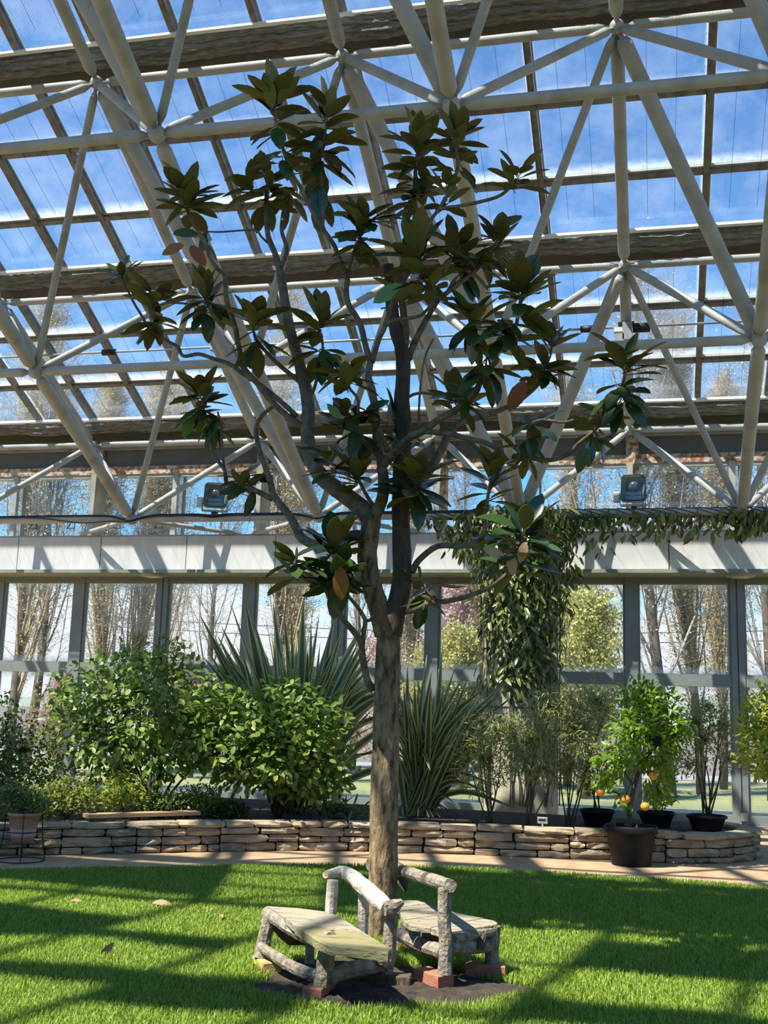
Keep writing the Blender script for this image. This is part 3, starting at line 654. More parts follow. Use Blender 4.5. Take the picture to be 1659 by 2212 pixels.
# space frame
sf = thing('space_frame', 'white tubular steel space frame carrying the glass roof', 'roof truss', (Bn(2, 0)[0], Bn(2, 0)[1], 0))
def strut(a, b, r, nm='tube', cone=0.07):
    a = np.asarray(a); b = np.asarray(b); d = nrm(b-a); L = np.linalg.norm(b-a)
    pts = [a+d*0.06, a+d*0.14, a+d*0.145, a+d*(0.145+cone), a+d*(0.15+cone), a+d*(0.22+cone), b-d*(0.22+cone), b-d*(0.15+cone), b-d*(0.145+cone), b-d*0.145, b-d*0.14, b-d*0.06]
    nk = min(r*0.45, 0.032)
    o = G().tube(pts, [nk, nk, r*0.62, r*0.97, r, r, r, r, r*0.97, r*0.62, nk, nk], 14).obj(nm, 'white_paint', sf, False)
    for p in o.data.polygons: p.use_smooth = len(p.vertices) == 4
    return o
I0, I1, J1 = 0, 5, 4
for j in range(0, J1+1):
    for i in range(I0-1, I1+1):
        G().ball(Tn(i, j), 0.095).obj('node', 'white_paint', sf, True); G().ball(Bn(i, j), 0.105).obj('node', 'white_paint', sf, True)
        if i < I1:
            strut(Tn(i, j), Tn(i+1, j), 0.062, 'top_chord'); strut(Bn(i, j), Bn(i+1, j), 0.066, 'bottom_chord')
        if j < J1:
            strut(Tn(i, j), Tn(i, j+1), 0.085, 'top_chord'); strut(Bn(i, j), Bn(i, j+1), 0.092 if i != 1 or j else 0.10, 'bottom_chord')
        # a top node stands over the middle of four bottom nodes
        for di, dj in ((0, 0), (-1, 0)):
            strut(Tn(i, j), Bn(i+di, j), 0.062 if di == 0 else 0.056, 'diagonal')
        if j:
            thick = {(1, 1): 0, (2, 1): 0, (3, 1): -1}.get((i, j), 0 if j != 1 else None)
            for di in (0, -1):
                strut(Tn(i, j), Bn(i+di, j-1), (0.125 if (i, j) == (2, 1) else 0.098) if di == thick else 0.054, 'diagonal')
for i in range(0, 5):                        # ties from the lowest nodes to the ledge on the beam
    for x in (-0.5, 0.5):
        q = Bn(i, 0)+np.array([x*K*0.98, 0, 0]); q[1] = Y_BEAM+0.12; q[2] = Z_B1+0.045
        strut(Bn(i, 0), q, 0.042, 'tie', 0.08)

# column under the truss
cx, cyy = Bn(2, 0)[0], Bn(2, 0)[1]; CR = 0.60
col = thing('column', 'thick round concrete column wrapped in vines, carrying the truss', 'column', (cx, cyy, 0))
G().lathe((cx, cyy, 0), [(CR+0.06, 0), (CR+0.06, 0.10), (CR, 0.16), (CR, 2.2), (CR, Bn(2, 0)[2]-0.35), (CR*0.7, Bn(2, 0)[2]-0.12), (0.0, Bn(2, 0)[2]-0.10)], 40).obj('shaft', 'concrete', col, True)
for zr in (1.75, 2.65): G().lathe((cx, cyy, zr), [(CR, -0.012), (CR+0.008, -0.006), (CR+0.008, 0.006), (CR, 0.012)], 40).obj('band', 'black_metal', col)

# ------------------------------------------------------------------ the magnolia
TY = 8.48
mg = thing('magnolia_tree', 'tall sparse magnolia tree with forked trunk and dark leathery leaves', 'tree', (py(815, 2030, TY)[0], TY, 0))
PXM = FPX/8.35
branches = []                                # (pixel polyline, depths, radii)
def depth_near(u, v):
    best = (1e9, TY)
    for P, D, R in branches:
        for (a, b), d in zip(P, D):
            q = (a-u)**2+(b-v)**2
            if q < best[0]: best = (q, d)
    return best[1]
def branch(px, r0, r1, dd=0.0, nm='branch', mat='bark_thin', base=None, lump=0.05, per=4, n=9):
    d0 = base if base is not None else depth_near(*px[0]); N = len(px)
    pts = spline([np.array([u, v, d0+dd*i/max(1, N-1)]) for i, (u, v) in enumerate(px)], per)
    Q = [(p[0], p[1]) for p in pts]; D = [p[2] for p in pts]; n_ = len(pts)
    rr = [(r0+(r1-r0)*i/(n_-1))/PXM for i in range(n_)]
    branches.append((Q, D, rr))
    return G().tube([py(u, v, d) for (u, v), d in zip(Q, D)], rr, n, True, lump).obj(nm, mat, mg, True)
branch([(812, 2040), (814, 2015), (822, 1960), (828, 1870), (829, 1780), (832, 1650), (835, 1525), (838, 1440), (839, 1376), (838, 1330)], 34, 27, 0, 'trunk', 'bark', TY, 0.04, 5, 20)
trunk_obj = mg.children[0]
branch([(832, 1372), (820, 1320), (802, 1262), (793, 1200), (799, 1150), (803, 1115)], 24, 22, -0.05, 'trunk', 'bark', TY, 0.04, 5, 14)
branch([(845, 1372), (855, 1320), (868, 1262), (868, 1190), (866, 1110), (868, 1000), (872, 920), (868, 866), (871, 805), (868, 757), (854, 709), (847, 661), (844, 625), (839, 574)], 24, 13, 0.12, 'trunk', 'bark_dark', TY, 0.05, 4, 14)
branch([(803, 1122), (772, 1090), (735, 1062), (695, 1030), (672, 990), (664, 940), (666, 880), (655, 820), (640, 760), (622, 690), (611, 620), (604, 581)], 22, 10, 0.25, lump=0.05, n=12)
branch([(604, 585), (594, 548), (579, 509), (575, 449), (578, 400)], 8.5, 5.5, 0.15)
branch([(606, 580), (620, 540), (608, 497), (615, 455), (628, 425)], 6, 3.5, 0.25)
branch([(579, 525), (565, 512), (548, 497), (480, 501), (440, 500)], 3.2, 2, -0.1)
branch([(660, 925), (630, 905), (591, 871), (555, 827), (526, 793), (517, 755), (507, 704), (490, 651), (485, 596), (471, 581), (454, 557), (442, 521), (423, 490), (403, 450), (402, 425)], 8, 3.8, -0.55)
branch([(640, 898), (600, 862), (560, 830), (519, 803), (495, 786), (459, 774), (430, 765), (396, 769), (384, 750), (355, 733), (322, 709), (308, 685), (288, 652), (266, 605)], 6.5, 3, 0.4)
branch([(352, 730), (342, 705), (334, 680), (330, 655)], 3, 2.2, -0.05)
branch([(503, 690), (488, 664), (462, 657), (445, 645)], 3.5, 2.4, 0.1)
branch([(648, 825), (606, 791), (577, 762), (553, 733), (545, 700)], 6, 3.2, -0.35)
branch([(800, 1165), (768, 1156), (735, 1168), (690, 1178), (655, 1165), (640, 1141), (627, 1117), (608, 1093), (591, 1069), (584, 1040), (574, 1011), (562, 978), (553, 928), (567, 897), (589, 878), (592, 866)], 14, 4, 0.5)
branch([(588, 1078), (552, 1060), (523, 1048), (492, 1048), (487, 1024), (483, 1012), (459, 977), (452, 928), (442, 895), (437, 862)], 7, 3.2, 0.25)
branch([(485, 1010), (478, 957), (478, 914), (470, 890)], 3.2, 2, 0.1)
branch([(805, 1490), (793, 1468), (783, 1417), (780, 1390), (767, 1368), (740, 1336), (712, 1292), (704, 1276), (650, 1243), (640, 1222)], 9, 4, -0.5)
branch([(782, 1405), (786, 1363), (788, 1338), (772, 1311), (750, 1284), (738, 1262), (735, 1245)], 6, 2.6, -0.25)
branch([(788, 1342), (805, 1338)], 4, 4, 0.1)
branch([(876, 1322), (900, 1316), (930, 1303), (969, 1298), (1017, 1286), (1065, 1264), (1099, 1236), (1118, 1202), (1130, 1163)], 6.5, 4, -0.75)
branch([(890, 1235), (906, 1209), (945, 1180), (993, 1180), (1029, 1173), (1046, 1150), (1048, 1105), (1053, 1079), (1060, 1033)], 8, 2.8, -0.45)
branch([(905, 1225), (912, 1260), (925, 1280), (955, 1303)], 3.5, 2, -0.2)
branch([(806, 1120), (825, 1080), (829, 1040), (824, 1008)], 15, 12, -0.1)
branch([(824, 1011), (848, 983), (884, 946), (913, 932), (945, 908), (988, 884), (1012, 864), (1029, 845), (1041, 813), (1058, 794), (1073, 777), (1062, 758), (1073, 741), (1097, 724), (1114, 705), (1121, 667), (1126, 640)], 10, 3.4, -0.65)
branch([(913, 932), (969, 937), (1005, 946), (1053, 958), (1077, 973), (1092, 990), (1106, 1004), (1118, 997), (1130, 975), (1142, 958), (1141, 935), (1149, 915), (1176, 907), (1219, 912), (1258, 900)], 6.5, 2.6, -0.55)
branch([(1116, 999), (1132, 989), (1190, 994), (1228, 980), (1250, 958), (1274, 939), (1296, 915), (1308, 880), (1317, 862), (1341, 838), (1350, 808), (1352, 780)], 4.8, 2.8, -0.35)
branch([(878, 1090), (890, 1064), (908, 1043), (935, 1004), (954, 970), (969, 939), (990, 915), (1012, 908), (1053, 896), (1080, 886), (1121, 866), (1157, 837), (1172, 815)], 14, 3.6, 0.55)
branch([(824, 1010), (813, 949), (811, 900), (803, 840), (796, 816), (800, 781)], 9.5, 8, 0.05)
branch([(800, 781), (789, 745), (777, 697), (753, 658), (748, 625), (750, 596), (738, 572), (724, 535), (709, 511), (697, 494), (682, 471), (661, 430), (646, 399), (634, 380), (617, 339), (605, 298), (596, 259), (593, 232)], 7.5, 3.4, -0.3)
branch([(697, 494), (698, 471), (693, 399), (692, 339), (704, 279), (706, 240)], 4, 2.6, 0.15)
branch([(752, 590), (765, 540), (777, 516), (785, 488)], 4, 2.6, -0.2)
branch([(803, 784), (818, 733), (830, 709), (844, 663), (858, 632), (882, 590), (903, 560), (908, 525), (934, 471), (949, 451), (962, 425)], 6.5, 3.4, -0.45)
branch([(832, 706), (849, 692), (897, 685), (917, 675), (936, 649), (936, 622), (926, 602)], 4.6, 3, -0.25)
branch([(951, 451), (997, 444), (1045, 434), (1081, 422), (1105, 401), (1116, 386)], 4.4, 3.2, -0.1)
branch([(958, 438), (980, 393), (988, 355), (984, 315)], 4, 2.8, 0.2)
branch([(872, 760), (876, 721), (871, 673), (866, 625), (868, 584), (875, 552), (888, 512), (897, 461), (896, 413), (898, 365), (902, 328)], 10, 4, 0.1)
branch([(882, 775), (890, 753), (909, 712), (928, 678), (950, 645), (993, 613), (1032, 580), (1062, 545), (1077, 512)], 9, 3, 0.35)
branch([(993, 613), (1000, 575), (990, 545)], 4, 2.6, 0.1)
branch([(950, 645), (985, 647), (1005, 668), (1015, 690)], 4, 2.4, -0.1)
branch([(668, 858), (678, 841), (685, 817), (695, 793), (697, 745), (691, 714)], 4.6, 2.8, -0.2)
branch([(835, 997), (801, 966), (765, 925), (748, 906)], 8, 5, -0.1)
branch([(770, 928), (774, 884), (772, 860), (755, 838), (752, 818)], 4.2, 2.6, -0.2)
branch([(837, 975), (828, 948), (819, 926)], 6.5, 6, -0.15)
branch([(806, 1092), (791, 1069), (777, 1040), (770, 1020)], 5, 3, -0.15)
branch([(766, 1022), (735, 1010), (716, 1000)], 2.6, 2, -0.1)
branch([(884, 1085), (893, 1060), (900, 1042)], 5, 3, -0.3)
branch([(868, 866), (900, 850), (935, 852), (985, 868)], 4, 2.6, -0.1)
branch([(906, 930), (905, 880), (912, 800), (922, 760), (936, 732)], 3, 2, -0.2)
branch([(1165, 825), (1180, 790), (1190, 765), (1192, 738)], 3, 2.2, 0.0)
branch([(1062, 795), (1052, 770), (1050, 790)], 2.4, 2, 0.0)
branch([(770, 930), (735, 950), (727, 960)], 3, 2, 0)
branch([(726, 1168), (715, 1180), (722, 1190)], 4, 3, -0.3)
branch([(1129, 1170), (1113, 1195), (1105, 1205)], 3, 2, -0.1)

# whorls of leaves: (u, v, tilt of the shoot in the picture [deg from up, + right], leaves, length px, opening)
WHORLS = [(593, 225, 5, 9, 70, 45), (597, 262, 0, 4, 64, 95), (612, 330, 10, 4, 60, 100), (704, 240, 8, 6, 62, 50), (706, 275, 0, 6, 68, 85), (697, 315, 0, 6, 66, 90), (692, 350, 0, 5, 62, 120), (690, 395, 0, 3, 66, 160),
 (403, 425, -8, 14, 64, 62), (406, 445, 0, 4, 58, 110), (440, 500, 60, 4, 56, 100), (540, 395, -25, 8, 60, 55), (580, 395, 0, 8, 54, 70), (625, 415, 20, 5, 62, 110), (575, 430, 0, 4, 54, 100),
 (264, 598, -20, 7, 52, 60), (332, 645, 10, 9, 62, 68), (334, 690, 0, 5, 58, 115), (443, 642, 0, 6, 62, 40), (447, 652, 0, 7, 62, 120), (548, 692, 0, 8, 62, 60), (555, 715, 0, 5, 58, 110), (691, 706, 5, 10, 58, 60), (697, 745, 0, 6, 62, 110),
 (786, 478, 5, 10, 64, 58), (775, 515, 0, 6, 58, 105), (755, 560, -40, 3, 54, 90), (902, 322, 0, 10, 70, 48), (900, 350, 0, 5, 60, 100), (985, 305, 15, 9, 58, 62), (990, 350, 0, 4, 54, 115), (898, 395, 0, 7, 60, 95), (897, 425, 0, 5, 58, 100),
 (1117, 384, 10, 7, 50, 55), (964, 418, 0, 5, 44, 60), (903, 555, -5, 7, 74, 38), (905, 585, 0, 5, 66, 90), (985, 540, 5, 9, 62, 60), (1000, 570, 0, 6, 62, 110), (1040, 560, 20, 7, 62, 90), (1077, 505, 5, 6, 60, 65), (1078, 525, 0, 4, 60, 100),
 (1127, 635, 0, 9, 72, 42), (1125, 655, -10, 5, 64, 90), (1016, 688, 0, 8, 58, 60), (1018, 700, 0, 6, 60, 125), (925, 600, -15, 6, 62, 70), (876, 645, 0, 4, 60, 55), (1085, 700, 0, 6, 58, 110), (1110, 710, 20, 5, 58, 90),
 (1192, 735, 5, 6, 56, 50), (1168, 800, 0, 10, 56, 75), (1180, 790, 30, 7, 56, 85), (1050, 785, 0, 5, 60, 120), (1352, 778, 0, 6, 64, 50), (1350, 805, 0, 3, 50, 80), (1340, 838, -20, 7, 58, 100), (1300, 910, 20, 6, 46, 70), (1280, 935, 0, 3, 50, 130),
 (437, 858, -5, 9, 60, 60), (434, 885, 0, 7, 56, 110), (470, 895, 10, 3, 58, 120), (752, 815, 0, 8, 54, 70), (748, 905, -10, 9, 54, 65), (775, 905, 20, 7, 56, 80), (820, 915, 10, 4, 52, 90), (985, 868, 0, 8, 58, 65), (1010, 850, 30, 5, 56, 90),
 (716, 998, -10, 7, 54, 70), (770, 1015, 0, 8, 56, 70), (900, 1035, 5, 7, 76, 45), (897, 1048, 20, 7, 66, 95), (1060, 1030, 0, 6, 54, 50), (1053, 1075, 0, 4, 54, 95), (530, 1035, 0, 6, 48, 70), (552, 1050, 40, 3, 50, 100),
 (640, 1218, 0, 8, 62, 70), (722, 1182, 0, 9, 72, 60), (728, 1195, 0, 7, 66, 110), (737, 1238, 180, 6, 68, 50), (1129, 1160, 5, 9, 66, 60), (1108, 1205, -10, 5, 62, 90), (1085, 1150, -20, 5, 66, 95), (898, 1262, 20, 3, 40, 80), (925, 1285, 200, 4, 50, 60),
 (1150, 912, 0, 5, 52, 90), (1140, 955, 0, 4, 46, 110), (1125, 985, 20, 3, 46, 60), (870, 940, 0, 4, 52, 110), (850, 905, 60, 4, 50, 80)]
LT = [leaf_template(0.45, 0.10, 0.08), leaf_template(0.48, 0.06, 0.16), leaf_template(0.41, 0.14, 0.05), leaf_template(0.46, 0.18, 0.20)]
camback = nrm(CAM-py(800, 900, TY))
mleaf = []; shoots = []
for u, v, tilt, n, L, op in WHORLS:
    hub = py(u, v, depth_near(u, v)); a = math.radians(tilt)
    ax = nrm(R_*math.sin(a)+np.array([0, 0, 1.0])*math.cos(a)+F_*random.uniform(-0.45, 0.1))
    e1 = nrm(np.cross(ax, F_)); e2 = np.cross(ax, e1); ph = random.random()*6.28
    shoots.append((hub, ax, L, op))
    for k in range(int(n*1.8+0.5)):
        th = ph+2*PI*k*0.382*1.0+random.uniform(-0.25, 0.25); po = math.radians(min(172, max(14, op+random.uniform(-34, 44))))
        rad = e1*math.cos(th)+e2*math.sin(th)
        d = nrm(ax*math.cos(po)+rad*math.sin(po)); nv = nrm(ax*math.sin(po)-rad*math.cos(po)+0.25*rand_dir())
        ln = L*1.28/PXM*random.uniform(0.82, 1.12)
        mleaf.append(orient(hub+ax*random.uniform(-0.11, 0.04)+d*random.uniform(0.02, 0.05), d, nv, ln))
leaves(mg, mleaf, LT, ['magnolia_top', 'magnolia_under'], 'leaf', 290)
pet = G()
for Mx in mleaf:
    p = np.array(Mx)[:3, 3]; d = nrm(np.array(Mx)[:3, 1]); pet.tube([p-d*0.055, p+d*0.03], 0.0035, 4, False)
o = pet.obj('petiole', 'stem_dark', mg); o['kind'] = 'stuff'
for hub, ax, L, op in shoots[::4]:           # pale pointed buds at some shoot tips
    if op < 75: G().tube([hub, hub+ax*0.05, hub+ax*0.10, hub+ax*0.13], [0.006, 0.012, 0.010, 0.002], 7).obj('bud', 'bud_leaf', mg, True)
def one_leaf(u, v, ang, L, mats, dy=0.0, face=1.0, nm='leaf', label=None):
    p = py(u, v, depth_near(u, v)+dy); a = math.radians(ang); d = nrm(R_*math.sin(a)+U_*math.cos(a)-F_*0.15)
    V, F, mi = LT[1]; o = link(nm, np_mesh(nm, V, F, mats, mi=mi), mg)
    o.matrix_basis = Matrix(orient(p, d, -F_*face+U_*0.35, L/PXM).tolist())
    if label: o['label'] = label
    return o
one_leaf(398, 528, -112, 58, ['magnolia_brown', 'magnolia_brown'], -0.1, label='withered orange-brown leaf')
one_leaf(410, 530, 140, 62, ['magnolia_brown', 'magnolia_brown'], -0.1, label='withered curled brown leaf')
one_leaf(1135, 822, -150, 84, ['magnolia_brown', 'magnolia_brown'], -0.1, label='large withered orange leaf')
one_leaf(414, 895, 195, 66, ['magnolia_fresh', 'magnolia_fresh'], -0.1, label='pale green hanging leaf')
one_leaf(1262, 968, 195, 52, ['magnolia_top', 'magnolia_under'], -0.1)
one_leaf(1090, 1205, -62, 46, ['magnolia_tan', 'magnolia_tan'], -0.15, label='tan dry leaf'); one_leaf(1102, 1195, 172, 46, ['magnolia_tan', 'magnolia_tan'], -0.15); one_leaf(1135, 1170, 195, 44, ['magnolia_tan', 'magnolia_tan'], -0.15)
one_leaf(736, 905, -40, 44, ['magnolia_fresh', 'magnolia_fresh'], -0.2)
one_leaf(735, 1222, 178, 74, ['magnolia_brown', 'magnolia_under'], -0.15, label='dark red-brown hanging leaf')
one_leaf(872, 615, -118, 78, ['magnolia_fresh', 'magnolia_fresh'], -0.25)

# ------------------------------------------------------------------ rustic benches round the trunk
def P3(u, v, z): return pz(u, v, z)
def log(pts, rad, nm, mat, par, lump=0.05, n=10, per=3):
    q = spline(pts, per); N = len(q)
    if not np.isscalar(rad): rad = list(np.interp(np.linspace(0, 1, N), np.linspace(0, 1, len(rad)), rad))
    else: rad = [rad]*N
    return G().tube(q, rad, n, True, lump).obj(nm, mat, par, False)
def plank(pxs, z, th, mat, par, nm='plank'):
    P = [pz(u, v, z) for u, v in pxs]; g = G(); n = len(P)
    if sum(P[i][0]*P[(i+1) % n][1]-P[(i+1) % n][0]*P[i][1] for i in range(n)) < 0: P = P[::-1]
    c = np.mean(P, 0); inn = [p+(c-p)/np.linalg.norm(c-p)*0.006 for p in P]
    V = [tuple(p) for p in inn]+[tuple(p-[0, 0, 0.006]) for p in P]+[tuple(p-[0, 0, th]) for p in P]
    F = [tuple(range(n))]+[(i, n+i, n+(i+1) % n, (i+1) % n) for i in range(n)]+[(n+i, 2*n+i, 2*n+(i+1) % n, n+(i+1) % n) for i in range(n)]+[tuple(range(3*n-1, 2*n-1, -1))]
    return g.add(V, F).obj(nm, mat, par)
ZF, ZS = 0.085, 0.36
f1, f2, f3 = P3(562, 2068, ZF), P3(697, 2125, ZF), P3(836, 2104, ZF)
bl = thing('rustic_bench', 'weathered log bench with mossy plank seat and bleached curved armrest, against the trunk', 'bench', (f2[0]-0.1, f2[1]+0.35, 0))
plank([(575, 1957), (640, 1961), (704, 1969), (732, 1978), (765, 2000), (690, 1990), (608, 1975)], ZS, 0.04, 'plank_wood', bl)
plank([(608, 1976), (690, 1991), (766, 2001), (783, 2011), (700, 2003), (636, 1997)], ZS, 0.04, 'plank_wood', bl)
plank([(637, 1999), (700, 2004), (784, 2012), (846, 2050), (838, 2057), (760, 2047), (712, 2042), (690, 2033)], ZS, 0.05, 'plank_moss', bl)
t1, t2 = f1+[0.03, 0.06, 0.245], f2+[0.02, 0.03, 0.225]
log([f1+[0, 0, -0.005], f1+[0.015, 0.03, 0.12], t1], [0.045, 0.043, 0.042], 'leg', 'old_wood', bl)
log([f2+[0, 0, -0.012], f2+[0.01, 0.01, 0.12], t2], [0.055, 0.052, 0.046], 'leg', 'old_wood', bl)
a_r = P3(838, 1962, 0.475); post3 = np.array([a_r[0]+0.015, f3[1], 0.44])
log([f3, f3+[0.01, 0, 0.12], f3+[0.012, 0, 0.25], post3], [0.036, 0.042, 0.041, 0.042], 'armrest_post', 'old_wood', bl)
a_l = P3(703, 1890, 0.585); a_m1 = P3(742, 1884, 0.585); a_m2 = P3(780, 1910, 0.555); a_m3 = P3(812, 1938, 0.51)
log([a_l, a_m1, a_m2, a_m3, a_r], [0.022, 0.042, 0.050, 0.052, 0.046], 'armrest', 'pale_wood', bl, 0.07, 12, 4)
log([a_r+[-0.02, -0.02, 0.0], a_r+[0.03, 0.015, 0.01], a_r+[0.075, 0.05, 0.035]], [0.040, 0.044, 0.02], 'armrest_knot', 'old_wood', bl, 0.12)
pb = P3(719, 1903, 0.555)
log([(pb[0]-0.01, pb[1], 0.03), (pb[0]-0.01, pb[1], 0.25), (pb[0], pb[1], 0.56)], 0.038, 'armrest_post', 'pale_wood', bl)
ps = P3(786, 1915, 0.53); log([(ps[0]-0.005, ps[1]+0.02, 0.03), (ps[0]-0.005, ps[1]+0.02, 0.3), (ps[0], ps[1]+0.01, 0.53)], 0.036, 'armrest_post', 'pale_wood', bl)
log([P3(770, 1932, 0.46), P3(779, 1922, 0.49), P3(787, 1912, 0.53)], [0.016, 0.024, 0.02], 'branch_stub', 'pale_wood', bl, 0.1, 8)
log([t1+[-0.03, 0.03, 0.01], (t1+t2)/2+[0.02, 0, -0.035], t2+[0.03, -0.05, 0.015]], [0.042, 0.044, 0.050], 'seat_rail', 'old_wood', bl, 0.08)
log([f1+[0.0, 0, 0.07], f1*0.66+f2*0.34+[0, 0, 0.035], f1*0.3+f2*0.7+[0, 0, 0.02], f2+[-0.02, 0, 0.042]], [0.028, 0.036, 0.036, 0.034], 'stretcher', 'old_wood', bl, 0.08)
log([f2+[0.03, 0, 0.04], f2*0.66+f3*0.34+[0, 0, 0.05], f2*0.3+f3*0.7+[0, 0, 0.055], f3+[-0.02, 0, 0.035]], [0.05, 0.050, 0.046, 0.026], 'stretcher', 'old_wood', bl, 0.1)
log([P3(740, 2052, 0.20), P3(834, 2075, 0.18)], [0.035, 0.042], 'cross_rail', 'old_wood', bl)
lb = P3(668, 2080, 0.03); log([lb+[0, 0, -0.03], lb+[0, 0, 0.29]], 0.030, 'leg', 'pale_wood', bl)
log([t1+[0.04, 0.02, -0.045], (t1+lb)/2+[0.02, -0.02, 0.02], lb+[0.05, -0.02, 0.17]], [0.04, 0.055, 0.04], 'bearer', 'bark_dark', bl, 0.12)
sn = P3(717, 2009, ZS+0.006); snail = G().ball(sn, 0.010, 10, (1.3, 0.8, 0.6)).obj('fallen_leaf', 'dry_leaf', None, True); tag(snail, 'tiny curled brown scrap lying on the mossy bench seat', 'leaf')

r1, r2 = P3(961, 2104, 0.105), P3(1063, 2083, ZF)
br = thing('rustic_bench', 'grey log bench with slatted plank seat and straight armrest, right of trunk', 'bench', (r1[0]+0.05, r1[1]+0.4, 0))
ZR = 0.33
plank([(857, 1947), (880, 1944), (903, 1945), (923, 1951), (862, 1959)], ZR, 0.035, 'plank_wood', br)
plank([(862, 1960), (923, 1952), (941, 1959), (864, 1968)], ZR, 0.035, 'plank_wood', br)
plank([(864, 1969), (941, 1960), (985, 1971), (872, 1987)], ZR, 0.035, 'plank_wood', br)
plank([(872, 1988), (985, 1972), (1046, 1983), (930, 2003), (888, 1998)], ZR, 0.035, 'plank_wood', br)
plank([(931, 2004), (1046, 1984), (1066, 1988), (1076, 1993), (1072, 1997), (968, 2014)], ZR, 0.04, 'plank_wood', br)
rt = np.array([P3(958, 1920, 0.60)[0], r1[1], 0.595])
log([r1, r1+[0, 0, 0.2], (r1+rt)/2+[-0.005, 0, 0.05], rt], [0.044, 0.041, 0.040, 0.043], 'armrest_post', 'old_wood', br, 0.04, 12)
ra0 = rt+[0.02, -0.015, 0.025]; ra2 = P3(859, 1879, 0.425)
log([ra0+[0.015, -0.01, -0.005], ra0*0.6+ra2*0.4, ra2], [0.040, 0.043, 0.050], 'armrest', 'old_wood', br, 0.07, 12, 4)
log([ra2+[0.03, -0.04, -0.03], ra2+[0.07, -0.1, -0.09], ra2+[0.09, -0.13, -0.14]], [0.05, 0.04, 0.012], 'branch_stub', 'bark_dark', br, 0.15, 8)
log([ra2+[0.02, 0, 0], np.array([P3(828, 1878, 0.43)[0], ra2[1]+0.10, 0.45]), P3(788, 1872, 0.45)+[0, 0.12, 0]], [0.05, 0.05, 0.045], 'back_rail', 'old_wood', br, 0.08)
log([r2, r2+[0, 0, 0.12], r2+[0.01, 0, 0.235]], [0.045, 0.043, 0.046], 'leg', 'old_wood', br, 0.06)
log([r1+[0, 0, 0.155], (r1+r2)/2+[0, 0, 0.13], r2+[-0.03, 0, 0.11]], [0.040, 0.045, 0.045], 'stretcher', 'old_wood', br, 0.08)
log([(r1+r2)/2+[0.06, 0.02, 0.12], (r1+r2)/2+[0.09, 0.03, 0.20]], [0.035, 0.015], 'branch_stub', 'bark_dark', br, 0.15, 8)
lq = P3(862, 2025, 0.12); log([lq+[-0.03, 0.1, 0.0], lq*0.5+r1*0.5+[0, 0, 0.06], r1+[-0.01, 0, 0.12]], [0.04, 0.048, 0.042], 'stretcher', 'old_wood', br, 0.08)
log([P3(890, 2014, 0.22)+[0, 0.05, 0], P3(955, 2032, 0.22)], [0.04, 0.045], 'bearer', 'plank_moss', br, 0.12)
for q, zq in ((lq+[0.0, 0.25, 0], 0.055), (P3(892, 1954, 0.30), 0.0)): log([(q[0], q[1], zq), (q[0], q[1], 0.30)], 0.038, 'leg', 'old_wood', br)
log([r1+[0.04, 0.05, 0.19], r2+[0.02, 0.02, 0.205]], 0.03, 'seat_rail', 'old_wood', br)
for k, (u, v) in enumerate([(925, 1974), (905, 1990), (1000, 1988), (1060, 1992)]): G().ball(P3(u, v, ZR+0.001), 0.006, 8, (1, 1, .4)).obj('nail', 'black_metal', br)

BR = [((f1[0]+0.05, f1[1]-0.02), -0.95, 'brick_moss', 'moss-covered brick under the outer leg of the mossy-seated bench', 0.085),
      ((f2[0]-0.03, f2[1]+0.04), 1.50, 'brick_red', 'red brick under the front leg of the mossy-seated bench', 0.075),
      ((f3[0]+0.02, f3[1]+0.0), 0.1, 'bark_dark', 'dark weathered block under the armrest post of the mossy-seated bench', 0.088),
      ((r1[0]-0.08, r1[1]+0.06), -0.75, 'brick_red', 'sunlit red brick under the armrest post of the slatted bench', 0.105),
      ((r2[0]-0.04, r2[1]-0.02), 0.12, 'brick_red', 'shaded red brick under the outer leg of the slatted bench', 0.09),
      ((lq[0], lq[1]+0.25), 0.2, 'brick_red', 'red brick under the inner leg of the slatted bench', 0.06)]
for (x, y), rz, mt, lab, zt in BR:
    c, s_ = math.cos(rz), math.sin(rz); L, Wd = 0.25, 0.115
    rot = np.array([[c, -s_, 0], [s_, c, 0], [0, 0, 1]]); g = G()
    bv = 0.006; V = []
    for sx in (-1, 1):
        for sy in (-1, 1):
            for zq, ins in ((-0.03, 0), (zt-bv, 0), (zt, bv)): V.append(rot@np.array([sx*(L/2-ins), sy*(Wd/2-ins), zq])+[x, y, 0])
    q = [0, 3, 9, 6]
    F = [tuple(i+2 for i in q[::-1])]+[(q[i]+k, q[(i+1) % 4]+k, q[(i+1) % 4]+k+1, q[i]+k+1) for i in range(4) for k in range(2)]
    tag(g.add(V, F).obj('brick', mt), lab, 'brick', 'bricks under the benches')

# bare soil under the benches
g = G(); n1, n2 = 26, 40; V = [(-1.62, 7.02, 0.03)]
for i in range(1, n1+1):
    for k in range(n2):
        a = 2*PI*k/n2; rr = i/n1*1.08*(1+0.10*math.sin(3*a+1)+0.07*math.sin(7*a)); h = 0.026*(1-(i/n1)**2)+random.uniform(-0.006, 0.010)*(i < n1)
        V.append((-1.62+0.86*rr*math.cos(a), 7.02+0.62*rr*math.sin(a), 0.012+max(-0.004, h)))
F = [(0, 1+k, 1+(k+1) % n2) for k in range(n2)]+[(1+(i-1)*n2+k, 1+i*n2+k, 1+i*n2+(k+1) % n2, 1+(i-1)*n2+(k+1) % n2) for i in range(1, n1) for k in range(n2)]
sp = g.add(V, F).obj('floor_soil_patch', 'soil', None, True); structure(sp, 'bare dark soil under the benches')
VL, FL, ml = leaf_template(0.36, 0.3, 0.2)
